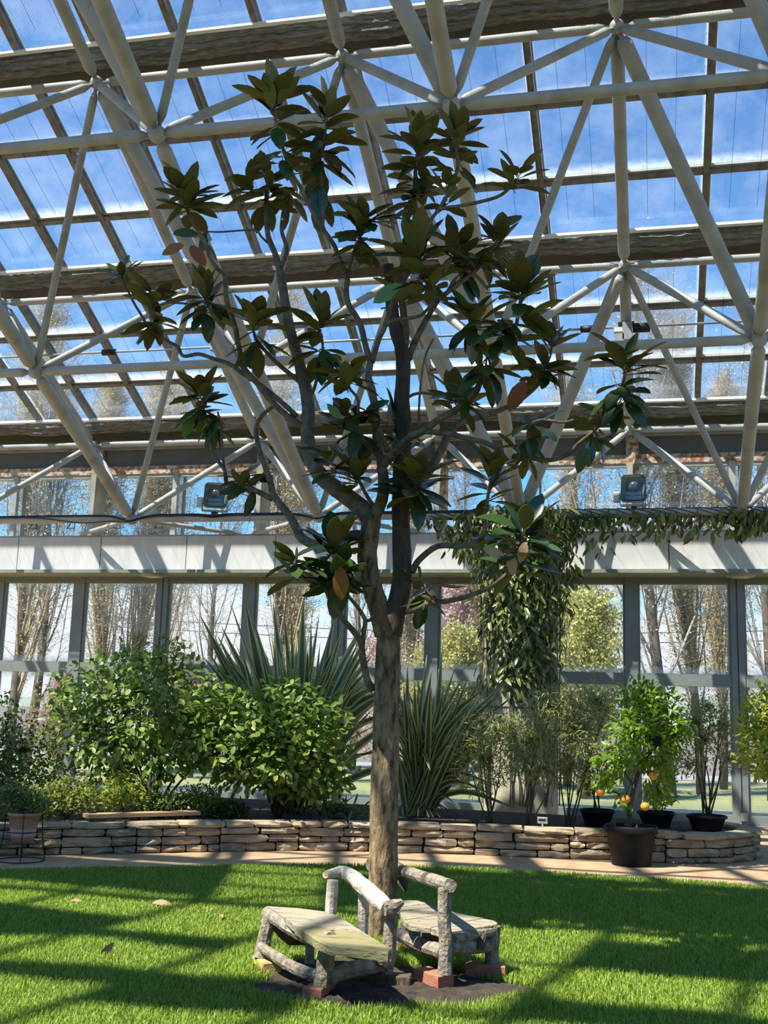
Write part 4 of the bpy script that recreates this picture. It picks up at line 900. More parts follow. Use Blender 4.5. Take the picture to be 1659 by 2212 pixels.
for u, v, ang, L, lab in [(350, 1951, 1.7, 0.19, 'long brown fallen leaf lying flat on sunlit lawn'), (478, 1977, 2.6, 0.10, 'small rust-coloured fallen leaf on lawn nearest the mossy bench'), (230, 2052, 0.6, 0.15, 'curled fallen leaf standing edge-up in the lawn'), (165, 1945, 1.5, 0.10, 'grey-brown fallen leaf in the shaded lawn')]:
    p = pz(u, v, 0.045); o = link('fallen_leaf', np_mesh('fallen_leaf', VL, FL, ['dry_leaf', 'dry_leaf'], mi=ml)); tag(o, lab, 'leaf', 'fallen leaves')
    d = np.array([math.sin(ang), math.cos(ang), 0.1 if ang > 1 else 0.5]); o.matrix_basis = Matrix(orient(p-nrm(d)*L/2, d, (0.3, -0.5, 0.8) if ang > 1 else (0.9, -0.3, 0.1), L).tolist())

# ------------------------------------------------------------------ plants of the bed
BZ = WALL_H-0.045
SH = [leaf_template(0.62, 0.12, 0.12, rows=2, two=False), leaf_template(0.55, 0.2, 0.2, rows=2, two=False), leaf_template(0.68, 0.05, 0.1, rows=2, two=False)]
def blob_points(blobs, n, shell=0.55):
    """points in ellipsoids, crowded towards their surface"""
    vol = np.array([b[3]*b[4]*b[5] for b in blobs]); vol = vol/vol.sum(); out = []
    for b, k in zip(blobs, (vol*n).astype(int)+1):
        d = RNG.normal(size=(k, 3)); d /= np.linalg.norm(d, axis=1)[:, None]
        r = shell+(1-shell)*RNG.random(k)**0.6; r = np.where(RNG.random(k) < 0.22, RNG.random(k)*shell, r)
        lump = 1+0.16*np.sin(d[:, 0]*5+b[0]*3)*np.cos(d[:, 2]*6+b[1]*5)+0.10*RNG.normal(size=k)
        out.append(np.array(b[:3])+d*(r*lump)[:, None]*np.array(b[3:6]))
    return np.vstack(out)
def leaf_mats(P, centre, size, droop=0.25, up=0.7, vary=0.25):
    A = []
    for p in P:
        o = nrm(p-centre); d = nrm(o*0.8+rand_dir()*0.9+np.array([0, 0, -droop])); nv = nrm(np.array([0, 0, up])+o*0.5+rand_dir()*0.5-F_*0.15)
        A.append(orient(p, d, nv, size*random.uniform(1-vary, 1+vary)))
    return A
def stems(par, base, tips, r0, r1, mat, nm='stem', wob=0.08, n=6):
    for t in tips:
        t = np.asarray(t, float); b = np.asarray(base, float)+np.array([random.uniform(-1, 1), random.uniform(-1, 1), 0])*0.05
        mid = b*0.5+t*0.5+rand_dir()*wob+np.array([0, 0, 0.08]); q = spline([b, mid, t], 4)
        G().tube(q, list(np.linspace(r0, r1, len(q))), n).obj(nm, mat, par, True)
def bp(u, v, Y, ru, rv, ry):                   # an ellipsoid seen at (u, v) with pixel radii, at depth Y
    c = py(u, v, Y); s_ = FPX/((c-CAM)@F_); return (c[0], c[1], c[2], ru/s_, ry, rv/s_)
def shrub(name, label, cat, base, blobs, n, size, mat, stem_mat='stem_dark', nst=7, singles=300, r0=0.018, tmpls=SH, group=None, droop=0.25, shell=0.55):
    base = np.array([base[0], base[1], base[2]]); t = thing(name, label, cat, base, group); c = np.mean([b[:3] for b in blobs], 0)
    P = blob_points(blobs, n, shell); tips = [np.array(b[:3])+rand_dir()*np.array(b[3:6])*0.5 for b in (blobs*8)[:max(nst, len(blobs))]]
    stems(t, base-[0, 0, 0.02], tips, r0, r0*0.35, stem_mat)
    leaves(t, leaf_mats(P, c-np.array([0, 0, 0.3]), size, droop), tmpls, mat, 'leaf', singles)
    return t
def at_bed(u, v, Y): p = py(u, v, Y); return np.array([p[0], Y, BZ])

# leafy green shrubs
shrub('leafy_shrub', 'tall dense green leafy shrub behind the wooden plank', 'shrub', at_bed(330, 1740, 13.5),
      [bp(300, 1500, 13.4, 150, 95, .75), bp(190, 1570, 13.4, 95, 95, .6), bp(410, 1545, 13.4, 110, 110, .7), bp(300, 1610, 13.3, 160, 75, .7), bp(345, 1430, 13.5, 85, 55, .4), bp(150, 1500, 13.4, 60, 55, .4), bp(455, 1590, 13.3, 70, 85, .5), bp(250, 1450, 13.4, 60, 45, .4), bp(345, 1380, 13.5, 18, 34, .12), bp(240, 1680, 13.3, 60, 40, .4)], 4600, 0.098, 'shrub_leaf', nst=14)
shrub('leafy_shrub', 'broad green leafy shrub hiding the base of the large flax', 'shrub', at_bed(600, 1745, 13.9),
      [bp(590, 1560, 13.5, 150, 75, .7), bp(520, 1620, 13.4, 95, 75, .6), bp(660, 1620, 13.5, 105, 85, .6), bp(590, 1660, 13.6, 140, 60, .6), bp(640, 1500, 13.6, 85, 40, .4), bp(480, 1540, 13.4, 70, 70, .5), bp(700, 1690, 13.5, 60, 45, .4), bp(710, 1560, 13.5, 50, 60, .4)], 4200, 0.100, 'shrub_leaf', nst=12)
shrub('arching_shrub', 'dull green small-leaved shrub beside the terracotta pot', 'shrub', at_bed(60, 1740, 13.0),
      [bp(50, 1620, 12.9, 90, 75, .7), bp(100, 1690, 12.8, 90, 50, .5), bp(-20, 1600, 13, 70, 110, .6), bp(10, 1690, 12.6, 60, 60, .5)], 3400, 0.060, 'mid_leaf', nst=8, singles=0)
LOWS = [(40, 1735, 75, 45, 'low_leaf', 12.0, 'low yellow-green shrub directly behind the terracotta pot'), (150, 1720, 75, 45, 'low_leaf', 12.5, 'low yellow-green shrub at the end of the wooden plank'), (270, 1715, 60, 42, 'gold_leaf', 12.95, 'low golden shrub in sun above the wooden plank'), (350, 1735, 45, 28, 'mid_leaf', 13.1, 'low bluish green shrub above the wooden plank'), (425, 1730, 50, 36, 'low_leaf', 13.5, 'low pale green shrub by the far end of the plank'), (490, 1750, 45, 22, 'mid_leaf', 13.7, 'small dark green shrub on the wall edge under the leafy shrub')]
for u, v, a, b, mt, Y, lab in LOWS:
    shrub('low_shrub', lab, 'shrub', at_bed(u, v+30, Y), [bp(u, v, Y, a, b, .3), bp(u-a*.4, v+6, Y-.15, a*.6, b*.8, .25), bp(u+a*.45, v+4, Y-.1, a*.55, b*.75, .25)], 1700, 0.040, mt, nst=5, singles=0, r0=0.008, group='low shrubs on the wall')
shrub('spreading_herb', 'dark strappy herb at the foot of the magnolia trunk on the wall', 'herb', at_bed(735, 1755, 13.95), [bp(735, 1752, 13.9, 55, 22, .25)], 160, 0.16, 'mid_leaf', nst=2, singles=160, r0=0.006, tmpls=[leaf_template(0.16, 0.1, 0.5, rows=3, two=False)])

# New Zealand flax: every blade is a part
def flax(name, label, base, blades, seed, dead=8):
    r = random.Random(seed); t = thing(name, label, 'flax plant', base); b0 = np.asarray(base, float)
    for (u, v, Y, bend) in blades:
        tip = py(u, v, Y); tip[2] = max(tip[2], b0[2]+0.03); d = tip-b0; L = np.linalg.norm(d); h = nrm(np.array([d[0], d[1], 0])+1e-6)
        st = b0+np.array([r.uniform(-.16, .16), r.uniform(-.16, .16), 0]); c1 = st*0.5+tip*0.5+np.array([0, 0, bend*L])-h*bend*0.3*L
        q = spline([st, c1, tip], 5); N = len(q); w = L*r.uniform(0.018, 0.025)+0.014; V = []; F = []; MI = []
        side = nrm(np.cross(d, -F_+0.9*np.array([r.uniform(-1, 1), r.uniform(-1, 1), r.uniform(-1, 1)])))
        for i, p in enumerate(q):
            s_ = i/(N-1); ww = w*min(1, (1-s_)*2.6+0.04)*(0.75+0.25*min(1, s_*3)); up = nrm(np.cross(side, nrm(q[min(i+1, N-1)]-q[max(i-1, 0)])))
            for f, k in ((-1, .25), (-.52, .10), (0, 0), (.52, .10), (1, .25)): V.append(p+side*ww*f+up*ww*k)
        for i in range(N-1):
            for k in range(4): F.append((i*5+k, i*5+k+1, (i+1)*5+k+1, (i+1)*5+k)); MI.append(0 if k in (1, 2) else 1)
        g = G(); g.V = [tuple(map(float, p)) for p in V]; g.F = [list(f) for f in F]; g.MI = MI
        g.obj('blade', ['flax_dark', 'flax_pale'], t, True)
    for k in range(dead):
        a = r.uniform(0, 6.28); p = b0+np.array([math.cos(a)*0.5, math.sin(a)*0.4, 0.02]); G().tube([b0+[0, 0, .12], (b0+p)/2+[0, 0, .16], p], [0.014, 0.012, 0.004], 5).obj('dead_blade', 'bark_thin', t)
    return t
rb = random.Random(5)
BL1 = [(432, 1328, 14.6, .03), (452, 1370, 14.5, .02), (478, 1352, 14.8, .03), (497, 1300, 15, .02), (527, 1288, 15.1, .0), (545, 1330, 14.7, 0), (572, 1320, 15.2, .0), (590, 1302, 15, .01), (612, 1310, 15.3, 0), (628, 1330, 15, 0), (655, 1292, 15.2, .01), (672, 1350, 14.8, 0), (690, 1325, 15, .01), (724, 1322, 15.2, .03), (712, 1370, 14.8, .02), (745, 1345, 15, .05), (770, 1372, 15.2, .06), (795, 1395, 15, .08), (800, 1440, 15.4, .1), (785, 1480, 14.8, .12), (440, 1420, 14.4, .06), (415, 1450, 14.3, .08), (470, 1430, 14.3, .04), (408, 1600, 13.2, .35), (520, 1400, 14.4, 0), (560, 1390, 14.3, 0), (600, 1400, 14.2, 0), (640, 1395, 14.3, .01), (680, 1410, 14.2, .03), (730, 1430, 14.3, .06), (760, 1450, 14.4, .1), (800, 1560, 14.6, .2), (770, 1620, 14.3, .3), (720, 1740, 13.9, .4), (780, 1520, 14.9, .15), (795, 1480, 15.6, .1), (640, 1360, 15.6, 0), (585, 1360, 15.7, 0), (505, 1380, 15.5, .02)]
BL1 += [(rb.uniform(480, 780), rb.uniform(1380, 1560), rb.uniform(14, 16), rb.uniform(0, .14)) for _ in range(60)]
BL1 += [(rb.uniform(640, 810), rb.uniform(1340, 1540), rb.uniform(14.2, 15.6), rb.uniform(.02, .12)) for _ in range(26)]
BL1 += [(rb.uniform(740, 900), rb.uniform(1440, 1640), rb.uniform(14.4, 15.6), rb.uniform(.06, .22)) for _ in range(26)]
BL1 += [(rb.uniform(425, 520), rb.uniform(1330, 1480), rb.uniform(14.2, 15.2), rb.uniform(.0, .06)) for _ in range(10)]
BL1 += [(rb.uniform(500, 800), rb.uniform(1600, 1720), rb.uniform(13.9, 15), rb.uniform(.2, .4)) for _ in range(14)]
flax('large_flax', 'large variegated flax with upright blades rising behind the leafy shrubs', at_bed(640, 1735, 14.7), BL1, 3)
BL2 = [(922, 1415, 15.6, 0), (955, 1405, 15.4, 0), (985, 1435, 15.7, .02), (1012, 1460, 15.3, .04), (1045, 1455, 15.6, .06), (1090, 1490, 15.2, .1), (1105, 1505, 15.3, .11), (1060, 1520, 15, .12), (1045, 1580, 14.8, .18), (1040, 1600, 14.6, .22), (930, 1665, 14.4, .5), (880, 1440, 15.5, 0), (905, 1460, 15.2, 0), (870, 1500, 15, .05), (840, 1480, 15.4, .06), (1000, 1500, 15, .05), (1020, 1540, 14.8, .12), (990, 1560, 14.6, .1), (960, 1480, 15, .02), (945, 1520, 14.7, 0), (1125, 1750, 15.3, .2), (1010, 1770, 14.5, .3), (1080, 1700, 15, .3), (860, 1560, 14.8, .12), (850, 1620, 14.6, .2), (1075, 1540, 15.6, .12)]
BL2 += [(rb.uniform(850, 1060), rb.uniform(1450, 1620), rb.uniform(14.4, 16), rb.uniform(0, .16)) for _ in range(60)]
BL2 += [(rb.uniform(980, 1110), rb.uniform(1480, 1600), rb.uniform(14.6, 15.8), rb.uniform(.06, .18)) for _ in range(24)]
BL2 += [(rb.uniform(830, 900), rb.uniform(1470, 1640), rb.uniform(14.5, 15.6), rb.uniform(.03, .18)) for _ in range(16)]
BL2 += [(rb.uniform(940, 1080), rb.uniform(1560, 1720), rb.uniform(14.3, 15.2), rb.uniform(.2, .42)) for _ in range(14)]
flax('striped_flax', 'smaller striped flax with spreading pale-edged blades between trunk and column', at_bed(905, 1745, 15.1), BL2, 4, 12)

# feathery shrubs in front of the column
FT = [leaf_template(0.16, 0.0, 0.3, rows=1, two=False)]
def feather(label, base, blobs, n, nst=7, mat='feather_leaf', size=0.105, r0=0.012):
    return shrub('feathery_shrub', label, 'shrub', base, blobs, n, size, mat, 'stem_dark', nst, 0, r0, FT, 'feathery shrubs round the column', 0.1, 0.15)
feather('wispy grey-green shrub beside the striped flax', at_bed(1060, 1765, 14.4), [bp(1050, 1640, 14.4, 75, 70, .4), bp(1075, 1580, 14.4, 60, 60, .35)], 2300, 6)
feather('wispy grey-green shrub in front of the column', at_bed(1140, 1765, 14.3), [bp(1150, 1600, 14.3, 85, 75, .4), bp(1190, 1530, 14.4, 60, 50, .35), bp(1170, 1660, 14.2, 60, 35, .3)], 3200, 7)
feather('wispy grey-green shrub to the right of the column', at_bed(1230, 1765, 14.6), [bp(1250, 1580, 14.6, 70, 80, .4), bp(1290, 1520, 14.7, 50, 55, .35), bp(1230, 1650, 14.5, 45, 50, .3)], 2900, 6)

# pots
def pot(name, label, c, r, h, mat='black_plastic', group=None, rim=True):
    t = thing(name, label, 'pot', c, group); c = np.asarray(c, float)
    prof = [(0, 0.0), (r*0.70, 0.0), (r*0.72, 0.015), (r*0.80, h*0.45), (r*0.815, h*0.47), (r*0.83, h*0.5), (r*0.90, h*0.80), (r*0.99, h*0.81), (r*1.0, h*0.86), (r*1.0, h*0.97), (r*0.97, h), (r*0.90, h*0.985), (r*0.88, h*0.86)]
    G().lathe(c, prof, 36).obj('body', mat, t, True)
    G().lathe(c, [(0, h*0.88), (r*0.5, h*0.875), (r*0.885, h*0.86)], 30).obj('potting_soil', 'soil', t, True)
    return t
pc = pz(1363, 1873, 0.0); PW = 0.305
pot('plant_pot', 'large black plastic pot holding the citrus tree in front of stone wall', (pc[0], pc[1]+0.18, 0), PW, 0.44)
cb = np.array([pc[0], pc[1]+0.18, 0.36]); Yc = cb[1]
ct = thing('citrus_tree', 'potted citrus tree with glossy leaves and oranges in the large black pot', 'tree', cb)
def cpath(px, r0, r1, dy=0.0, mat='stem_dark'):
    N = len(px); q = spline([py(u, v, Yc+dy*i/(N-1)) for i, (u, v) in enumerate(px)], 4); G().tube(q, list(np.linspace(r0, r1, len(q))), 8).obj('branch', mat, ct, True)
cpath([(1358, 1795), (1362, 1740), (1370, 1700), (1385, 1650), (1395, 1600), (1400, 1540), (1410, 1500)], 0.032, 0.010)
cpath([(1370, 1700), (1345, 1660), (1330, 1610), (1345, 1560)], 0.016, 0.006, -0.1); cpath([(1385, 1650), (1420, 1610), (1450, 1560), (1455, 1520)], 0.016, 0.006, 0.1)
cpath([(1365, 1725), (1325, 1710), (1305, 1690)], 0.012, 0.005, -0.1); cpath([(1380, 1670), (1430, 1665), (1440, 1680)], 0.012, 0.005, 0.15); cpath([(1400, 1560), (1380, 1520), (1375, 1490)], 0.010, 0.004, 0.1)
CTB = [bp(1410, 1545, Yc, 75, 70, .42), bp(1370, 1590, Yc-.1, 55, 60, .35), bp(1455, 1580, Yc, 38, 60, .3), bp(1330, 1640, Yc-.1, 55, 40, .3), bp(1390, 1500, Yc, 60, 35, .3), bp(1420, 1700, Yc+.05, 35, 40, .25), bp(1310, 1680, Yc-.1, 40, 25, .25), bp(1350, 1725, Yc-.1, 28, 22, .2), bp(1420, 1640, Yc, 45, 35, .3)]
CLT = [leaf_template(0.40, 0.15, 0.15, rows=2, two=False), leaf_template(0.46, 0.1, 0.25, rows=2, two=False)]
leaves(ct, leaf_mats(blob_points(CTB, 2500, 0.3), np.mean([b[:3] for b in CTB], 0), 0.095, 0.5), CLT, 'citrus_leaf', 'leaf', 300)
for u, v in [(1297, 1711), (1352, 1726), (1393, 1742), (1411, 1676)]:
    p = py(u, v, Yc-0.22); o = G().ball(p, 0.050, 18, (1, 1, .94)).obj('orange_fruit', 'orange_peel', ct, True); e_ = py(u+14, v-46, Yc-0.05); G().tube(spline([p+[0, 0, .040], p*0.5+e_*0.5+[0, 0, 0.02], e_], 4), 0.005, 5).obj('stalk', 'stem_dark', o)
sg = py(1415, 1600, Yc-0.3)
G().box(sg, (0.13, 0.006, 0.10)).obj('name_tag', 'black_plastic', ct); G().tube([sg+[0, 0.01, -0.05], sg+[0, 0.01, -0.25]], 0.004, 5).obj('tag_wire', 'black_metal', ct)

for u, v, Y, r, h, lab in [(1290, 1772, 15.0, 0.225, 0.20, 'low black pot under the citrus tree, nearest the column'), (1418, 1778, 15.25, 0.24, 0.19, 'low black pot half hidden behind the citrus trunk'), (1527, 1783, 15.05, 0.25, 0.19, 'low black pot of the thin upright shrub')]:
    c = at_bed(u, v, Y); pot('nursery_pot', lab, c, r, h, group='low black pots on the bed')
c1 = at_bed(1290, 1772, 15.0)+[0, 0, .16]
shrub('young_citrus', 'small citrus bush in the low black pot nearest the column', 'shrub', c1, [bp(1290, 1690, 15, 45, 30, .25), bp(1270, 1660, 15, 30, 28, .2), bp(1310, 1650, 15, 35, 30, .25)], 420, 0.08, 'citrus_leaf', nst=5, singles=0, r0=0.010, tmpls=CLT)
c2 = at_bed(1418, 1778, 15.25)+[0, 0, .15]
shrub('young_citrus', 'small citrus bush in the pot half hidden behind the citrus trunk', 'shrub', c2, [bp(1428, 1710, 15.2, 30, 35, .22), bp(1440, 1670, 15.2, 25, 25, .2)], 300, 0.08, 'citrus_leaf', nst=4, singles=0, r0=0.010, tmpls=CLT)
c3 = at_bed(1527, 1783, 15.05)+[0, 0, .15]
shrub('upright_shrub', 'thin upright fine-leaved shrub in the low black pot by the window', 'shrub', c3, [bp(1520, 1600, 15, 60, 55, .35), bp(1500, 1560, 15, 40, 50, .3), bp(1560, 1570, 15.1, 40, 50, .3), bp(1530, 1530, 15.1, 40, 35, .25), bp(1490, 1650, 15, 30, 30, .25), bp(1570, 1640, 15, 30, 35, .2)], 3000, 0.075, 'feather_leaf', nst=9, singles=0, r0=0.013, tmpls=[leaf_template(0.25, 0.1, 0.2, rows=1, two=False)], shell=0.2)
c4 = pz(1700, 1815, 0.0); c4 = np.array([py(1690, 1700, 13.6)[0], 13.6, 0.0])
shrub('golden_ball_shrub', 'clipped golden-yellow ball shrub on bare stems by the wall end', 'shrub', c4, [bp(1690, 1580, 13.6, 92, 105, .5), bp(1660, 1540, 13.5, 60, 60, .4), bp(1655, 1620, 13.5, 60, 65, .4)], 2600, 0.070, 'gold_leaf', nst=9, singles=300, r0=0.014)
# terracotta pot in a wire stand
tp = pz(45, 1860, 0.0); X, Y0 = tp[0], tp[1]
tpt = thing('terracotta_pot', 'terracotta pot with lime stain in a black wire stand', 'pot', (X, Y0, 0.18))
ht = 0.30; z0 = 0.19
G().lathe((X, Y0, z0), [(0, 0), (0.105, 0), (0.122, ht*0.22)], 28).obj('base', 'terracotta', tpt, True)
G().lathe((X, Y0, z0), [(0.122, ht*0.22), (0.137, ht*0.46)], 28).obj('stained_band', 'lime_stain', tpt, True)
G().lathe((X, Y0, z0), [(0.137, ht*0.46), (0.158, ht*0.90), (0.172, ht*0.905), (0.174, ht), (0.160, ht), (0.150, ht*0.85)], 28).obj('wall', 'terracotta', tpt, True)
G().lathe((X, Y0, z0), [(0, ht*0.88), (0.152, ht*0.86)], 20).obj('potting_soil', 'soil', tpt)
ws = thing('wire_stand', 'black wire plant stand carrying the terracotta pot', 'stand', (X, Y0, 0))
for zr, rr in ((0.01, 0.235), (0.19, 0.165), (0.30, 0.185)):
    G().tube([(X+rr*math.cos(a), Y0+rr*math.sin(a), zr) for a in np.linspace(0, 2*PI, 33)], 0.006, 5, False).obj('ring', 'black_metal', ws)
for k in range(4):
    a = 0.5+k*PI/2; G().tube([(X+0.235*math.cos(a), Y0+0.235*math.sin(a), 0.01), (X+0.19*math.cos(a), Y0+0.19*math.sin(a), 0.30), (X+0.185*math.cos(a), Y0+0.185*math.sin(a), 0.48)], 0.006, 5).obj('leg', 'black_metal', ws)
shrub('potted_shrub', 'wispy dull green plant growing in the terracotta pot', 'shrub', (X, Y0, z0+ht*0.87), [bp(45, 1728, Y0, 55, 26, .22), bp(20, 1712, Y0, 45, 26, .2), bp(80, 1735, Y0, 35, 18, .18)], 900, 0.042, 'mid_leaf', nst=6, singles=0, r0=0.006)
# plank on the wall
pa, pb_ = pz(192, 1764, WALL_H+0.06), pz(434, 1757, WALL_H+0.06)
pk = thing('wooden_plank', 'long bare wooden plank laid along the top of stone wall', 'plank', ((pa[0]+pb_[0])/2, (pa[1]+pb_[1])/2, WALL_H))
dirp = nrm(pb_-pa); off = np.array([-dirp[1], dirp[0], 0])*0.10
G().bar(pa+off, pb_+off, 0.19, 0.042).obj('board', 'new_wood', pk)
for f in (0.09, 0.5, 0.94):
    q = pa*(1-f)+pb_*f+off*1.2; G().bar(q-dirp*0.05+[0, 0, -0.042], q+dirp*0.05+[0, 0, -0.042], 0.16, 0.05).obj('support_block', 'stem_dark', pk)
for f in (0.07, 0.955): q = pa*(1-f)+pb_*f+off*1.6; G().bar(q-dirp*0.04+[0, 0, 0.030], q+dirp*0.04+[0, 0, 0.030], 0.05, 0.02).obj('bracket', 'black_metal', pk)
# plant label on the bed
sgp = np.array([py(1173, 1778, 14.1)[0], 14.0, WALL_H+0.005]); st_ = thing('plant_sign', 'small tilted white plant label standing on the stone wall', 'sign', sgp)
rt_ = np.array([[1, 0, 0], [0, math.cos(.5), -math.sin(.5)], [0, math.sin(.5), math.cos(.5)]])
G().box(sgp+[0, 0.02, 0.065], (0.12, 0.008, 0.085), rt_).obj('plate', 'sign_white', st_); G().box(sgp+[0, 0.012, 0.068], (0.085, 0.006, 0.022), rt_).obj('printed_panel', 'black_plastic', st_); G().box(sgp+[0, 0.03, 0.01], (0.02, 0.02, 0.05)).obj('peg', 'grey_metal', st_)

# ------------------------------------------------------------------ vine on the column and the lowest chord
vine = thing('climbing_vine', 'evergreen vine smothering the column and trailing along the truss tube', 'vine', (cx, cyy, 0.3))
VT = [leaf_template(0.34, 0.15, 0.3, rows=2, two=False), leaf_template(0.28, 0.1, 0.15, rows=2, two=False), leaf_template(0.38, 0.2, 0.4, rows=2, two=False)]
VA = []; zb, zt = 1.95, Bn(2, 0)[2]
for k in range(2600):
    f = random.random()**0.75; z = zb+(zt+0.05-zb)*f
    a = -PI/2+random.gauss(0.12, 0.85 if f > 0.45 else 0.62); rr = CR+0.02+random.random()**1.6*(0.10+0.22*f)
    if f < 0.35 and random.random() < 0.45 and math.cos(a) < 0.1 and -2.6 < a < -1.6: continue
    p = np.array([cx+rr*math.cos(a), cyy+rr*math.sin(a), z]); o_ = np.array([math.cos(a), math.sin(a), 0])
    d = nrm(np.array([0, 0, -0.75])+o_*0.35+rand_dir()*0.65); VA.append(orient(p, d, nrm(o_+np.array([0, 0, .6])+rand_dir()*.4), random.uniform(0.11, 0.21)))
ca, cb_ = Bn(1, 0), Bn(4, 0); vs_ = G()
def spray(x, n, drop, wide=0.14):
    for _ in range(n):
        p = np.array([x+random.gauss(0, wide), ca[1]+random.gauss(0, 0.10), ca[2]+random.uniform(-drop, 0.07)])
        VA.append(orient(p, nrm(np.array([0, 0, -1.0])+rand_dir()*0.7), nrm(-F_+rand_dir()*0.8+[0, 0, .4]), random.uniform(0.11, 0.22)))
for x in np.arange(cx-1.55, cx+3.9, 0.11):
    near = math.exp(-((x-cx)/0.9)**2); dr = (0.10+0.30*near+(0.26 if random.random() < .4 else 0.0)) if x > cx-0.7 else 0.10+0.45*random.random()
    spray(x, int(9+22*near+random.random()*9) if x > cx-0.9 else random.randint(2, 8), dr)
for x, n, dr in [(cx+3.42, 70, 0.30), (cx+3.7, 60, 0.25), (cx+1.25, 18, 0.75), (cx+0.72, 60, 1.0), (cx+0.75, 22, 1.45), (cx-0.85, 60, 0.75), (cx-1.2, 24, 0.6), (cx-0.62, 55, 1.0)]: spray(x, n, dr, 0.12)
leaves(vine, VA, VT, 'vine_leaf', 'leaf', 300)
for k in range(16):
    a = -PI/2+random.uniform(-1.4, 1.5); q = []
    for z in np.linspace(0.3, zt, 14): a += random.uniform(-0.12, 0.12); q.append((cx+(CR+0.025)*math.cos(a), cyy+(CR+0.025)*math.sin(a), z))
    G().tube(spline(q, 2), 0.011, 5).obj('stem', 'stem_dark', vine)
for k in range(6):
    q = [(x, ca[1]+0.075*math.cos(x*5+k), ca[2]+0.075*math.sin(x*5+k)) for x in np.linspace(cx-1.5, cx+3.8, 46)]; G().tube(q, 0.009, 4).obj('stem', 'stem_dark', vine)
for x, L in [(cx+0.73, 1.55), (cx+0.66, 1.1), (cx-0.9, 0.8), (cx+1.25, .75)]: G().tube(spline([(x, ca[1]-.05, ca[2]), (x+.05, ca[1]-.1, ca[2]-L*.5), (x-.02, ca[1]-.08, ca[2]-L)], 4), 0.006, 4).obj('stem', 'stem_dark', vine)

# ------------------------------------------------------------------ floodlights, cables, shade drive
def floodlight(u, label, yaw):
    x = py(u, 1120, B0[1])[0]; c = np.array([x, B0[1], B0[2]+0.365]); t = thing('floodlight', label, 'floodlight', (x, B0[1], B0[2]+0.06), 'floodlights on the truss tube')
    cs, sn_ = math.cos(yaw), math.sin(yaw); ti = 0.12
    Rz = np.array([[cs, -sn_, 0], [sn_, cs, 0], [0, 0, 1]])@np.array([[1, 0, 0], [0, math.cos(ti), math.sin(ti)], [0, -math.sin(ti), math.cos(ti)]])
    def rr(w, h, y, r=0.07, n=5):              # rounded rectangle in x-z at local y, a little narrower at the top
        P = []
        for sx, sz, a0 in ((1, 1, 0), (-1, 1, PI/2), (-1, -1, PI), (1, -1, 3*PI/2)):
            for k in range(n): a = a0+k/(n-1)*PI/2; zz_ = sz*(h/2-r)+r*math.sin(a); P.append(np.array([(sx*(w/2-r)+r*math.cos(a))*(1-0.10*(zz_/h+0.5)), y, zz_]))
        return P
    def loft(rings, cap0, cap1, nm, mat):
        V = [Rz@p+c for r_ in rings for p in r_]; n = len(rings[0]); F = [(i*n+k, i*n+(k+1) % n, (i+1)*n+(k+1) % n, (i+1)*n+k) for i in range(len(rings)-1) for k in range(n)]
        if cap0: F.append(tuple(range(n)))
        if cap1: F.append(tuple(range(len(rings)*n-1, (len(rings)-1)*n-1, -1)))
        return G().add(V, F).obj(nm, mat, t)
    loft([rr(.40, .43, -.11), rr(.41, .44, -.13), rr(.41, .44, -.06), rr(.36, .40, .02), rr(.26, .28, .13), rr(.16, .18, .17, .05)], False, True, 'housing', 'lamp_body')
    loft([rr(.395, .425, -.125), rr(.36, .39, -.06), rr(.22, .24, .06, .05)], False, True, 'reflector', 'lamp_black')
    loft([rr(.36, .40, -.128), rr(.36, .40, -.122)], True, True, 'lens', 'window_glass')
    for zq, hh in ((-.075, .05), (-.15, .06)): G().box(Rz@np.array([0, -.06, zq])+c, (.24, .03, hh), Rz).obj('reflector_panel', 'lamp_inside', t)
    G().ball(Rz@np.array([0, -.02, .06])+c, .085, 14).obj('bulb', 'lamp_inside', t, True)
    G().bar(Rz@np.array([-.20, 0, -.25])+c, Rz@np.array([.20, 0, -.25])+c, .07, .03).obj('bracket', 'grey_metal', t)
    for sx in (-1, 1): G().bar(Rz@np.array([sx*.215, .02, -.25])+c, Rz@np.array([sx*.215, .02, -.02])+c, .05, .015, (1, 0, 0)).obj('bracket_arm', 'grey_metal', t)
    G().box(Rz@np.array([.25 if yaw < 0.3 and u < 800 else -.27, .02, -.10])+c, (.09, .10, .16), Rz).obj('ballast_box', 'lamp_body', t)
    G().box((x, B0[1], B0[2]+0.085), (.09, .09, .06)).obj('clamp', 'black_metal', t)
floodlight(463, 'dark-faced floodlight clamped on the bare part of the truss tube', 0.35)
floodlight(1370, 'dark-faced floodlight above the vine-wrapped truss tube', -0.05)
xf = py(463, 1120, B0[1])[0]
def cable_pts(k):
    q = []
    for x in np.linspace(-12.2, -2.6, 150):
        dn = min(abs(x-(B0[0]+i*K)) for i in range(-1, 5)); gn = math.exp(-(dn/0.30)**2); gf = math.exp(-((x-xf)/0.20)**2)
        ang = math.radians((58-16*k)-(84-16*k)*gn-(40-8*k)*gf*(1-gn)+3*math.sin(x*2.3+k)); r = 0.0775+0.042*math.exp(-(dn/0.13)**2)
        q.append((x, B0[1]-r*math.cos(ang), B0[2]+r*math.sin(ang)-(0.11*math.exp(-((x+9.6)/0.7)**2) if k == 2 else 0)))
        if k == 2: q[-1] = (q[-1][0], q[-1][1]-0.03*min(1.0, 3*math.exp(-((x+9.6)/0.9)**2)), q[-1][2])
    return q
for k in range(3):
    tag(G().tube(cable_pts(k), 0.011, 5).obj('power_cable', 'black_metal'), ['black cable running along the top of the lowest truss tube', 'second black cable beside the first on the lowest truss tube', 'sagging black cable along the lowest truss tube'][k], 'cable', 'cables on the truss tube')
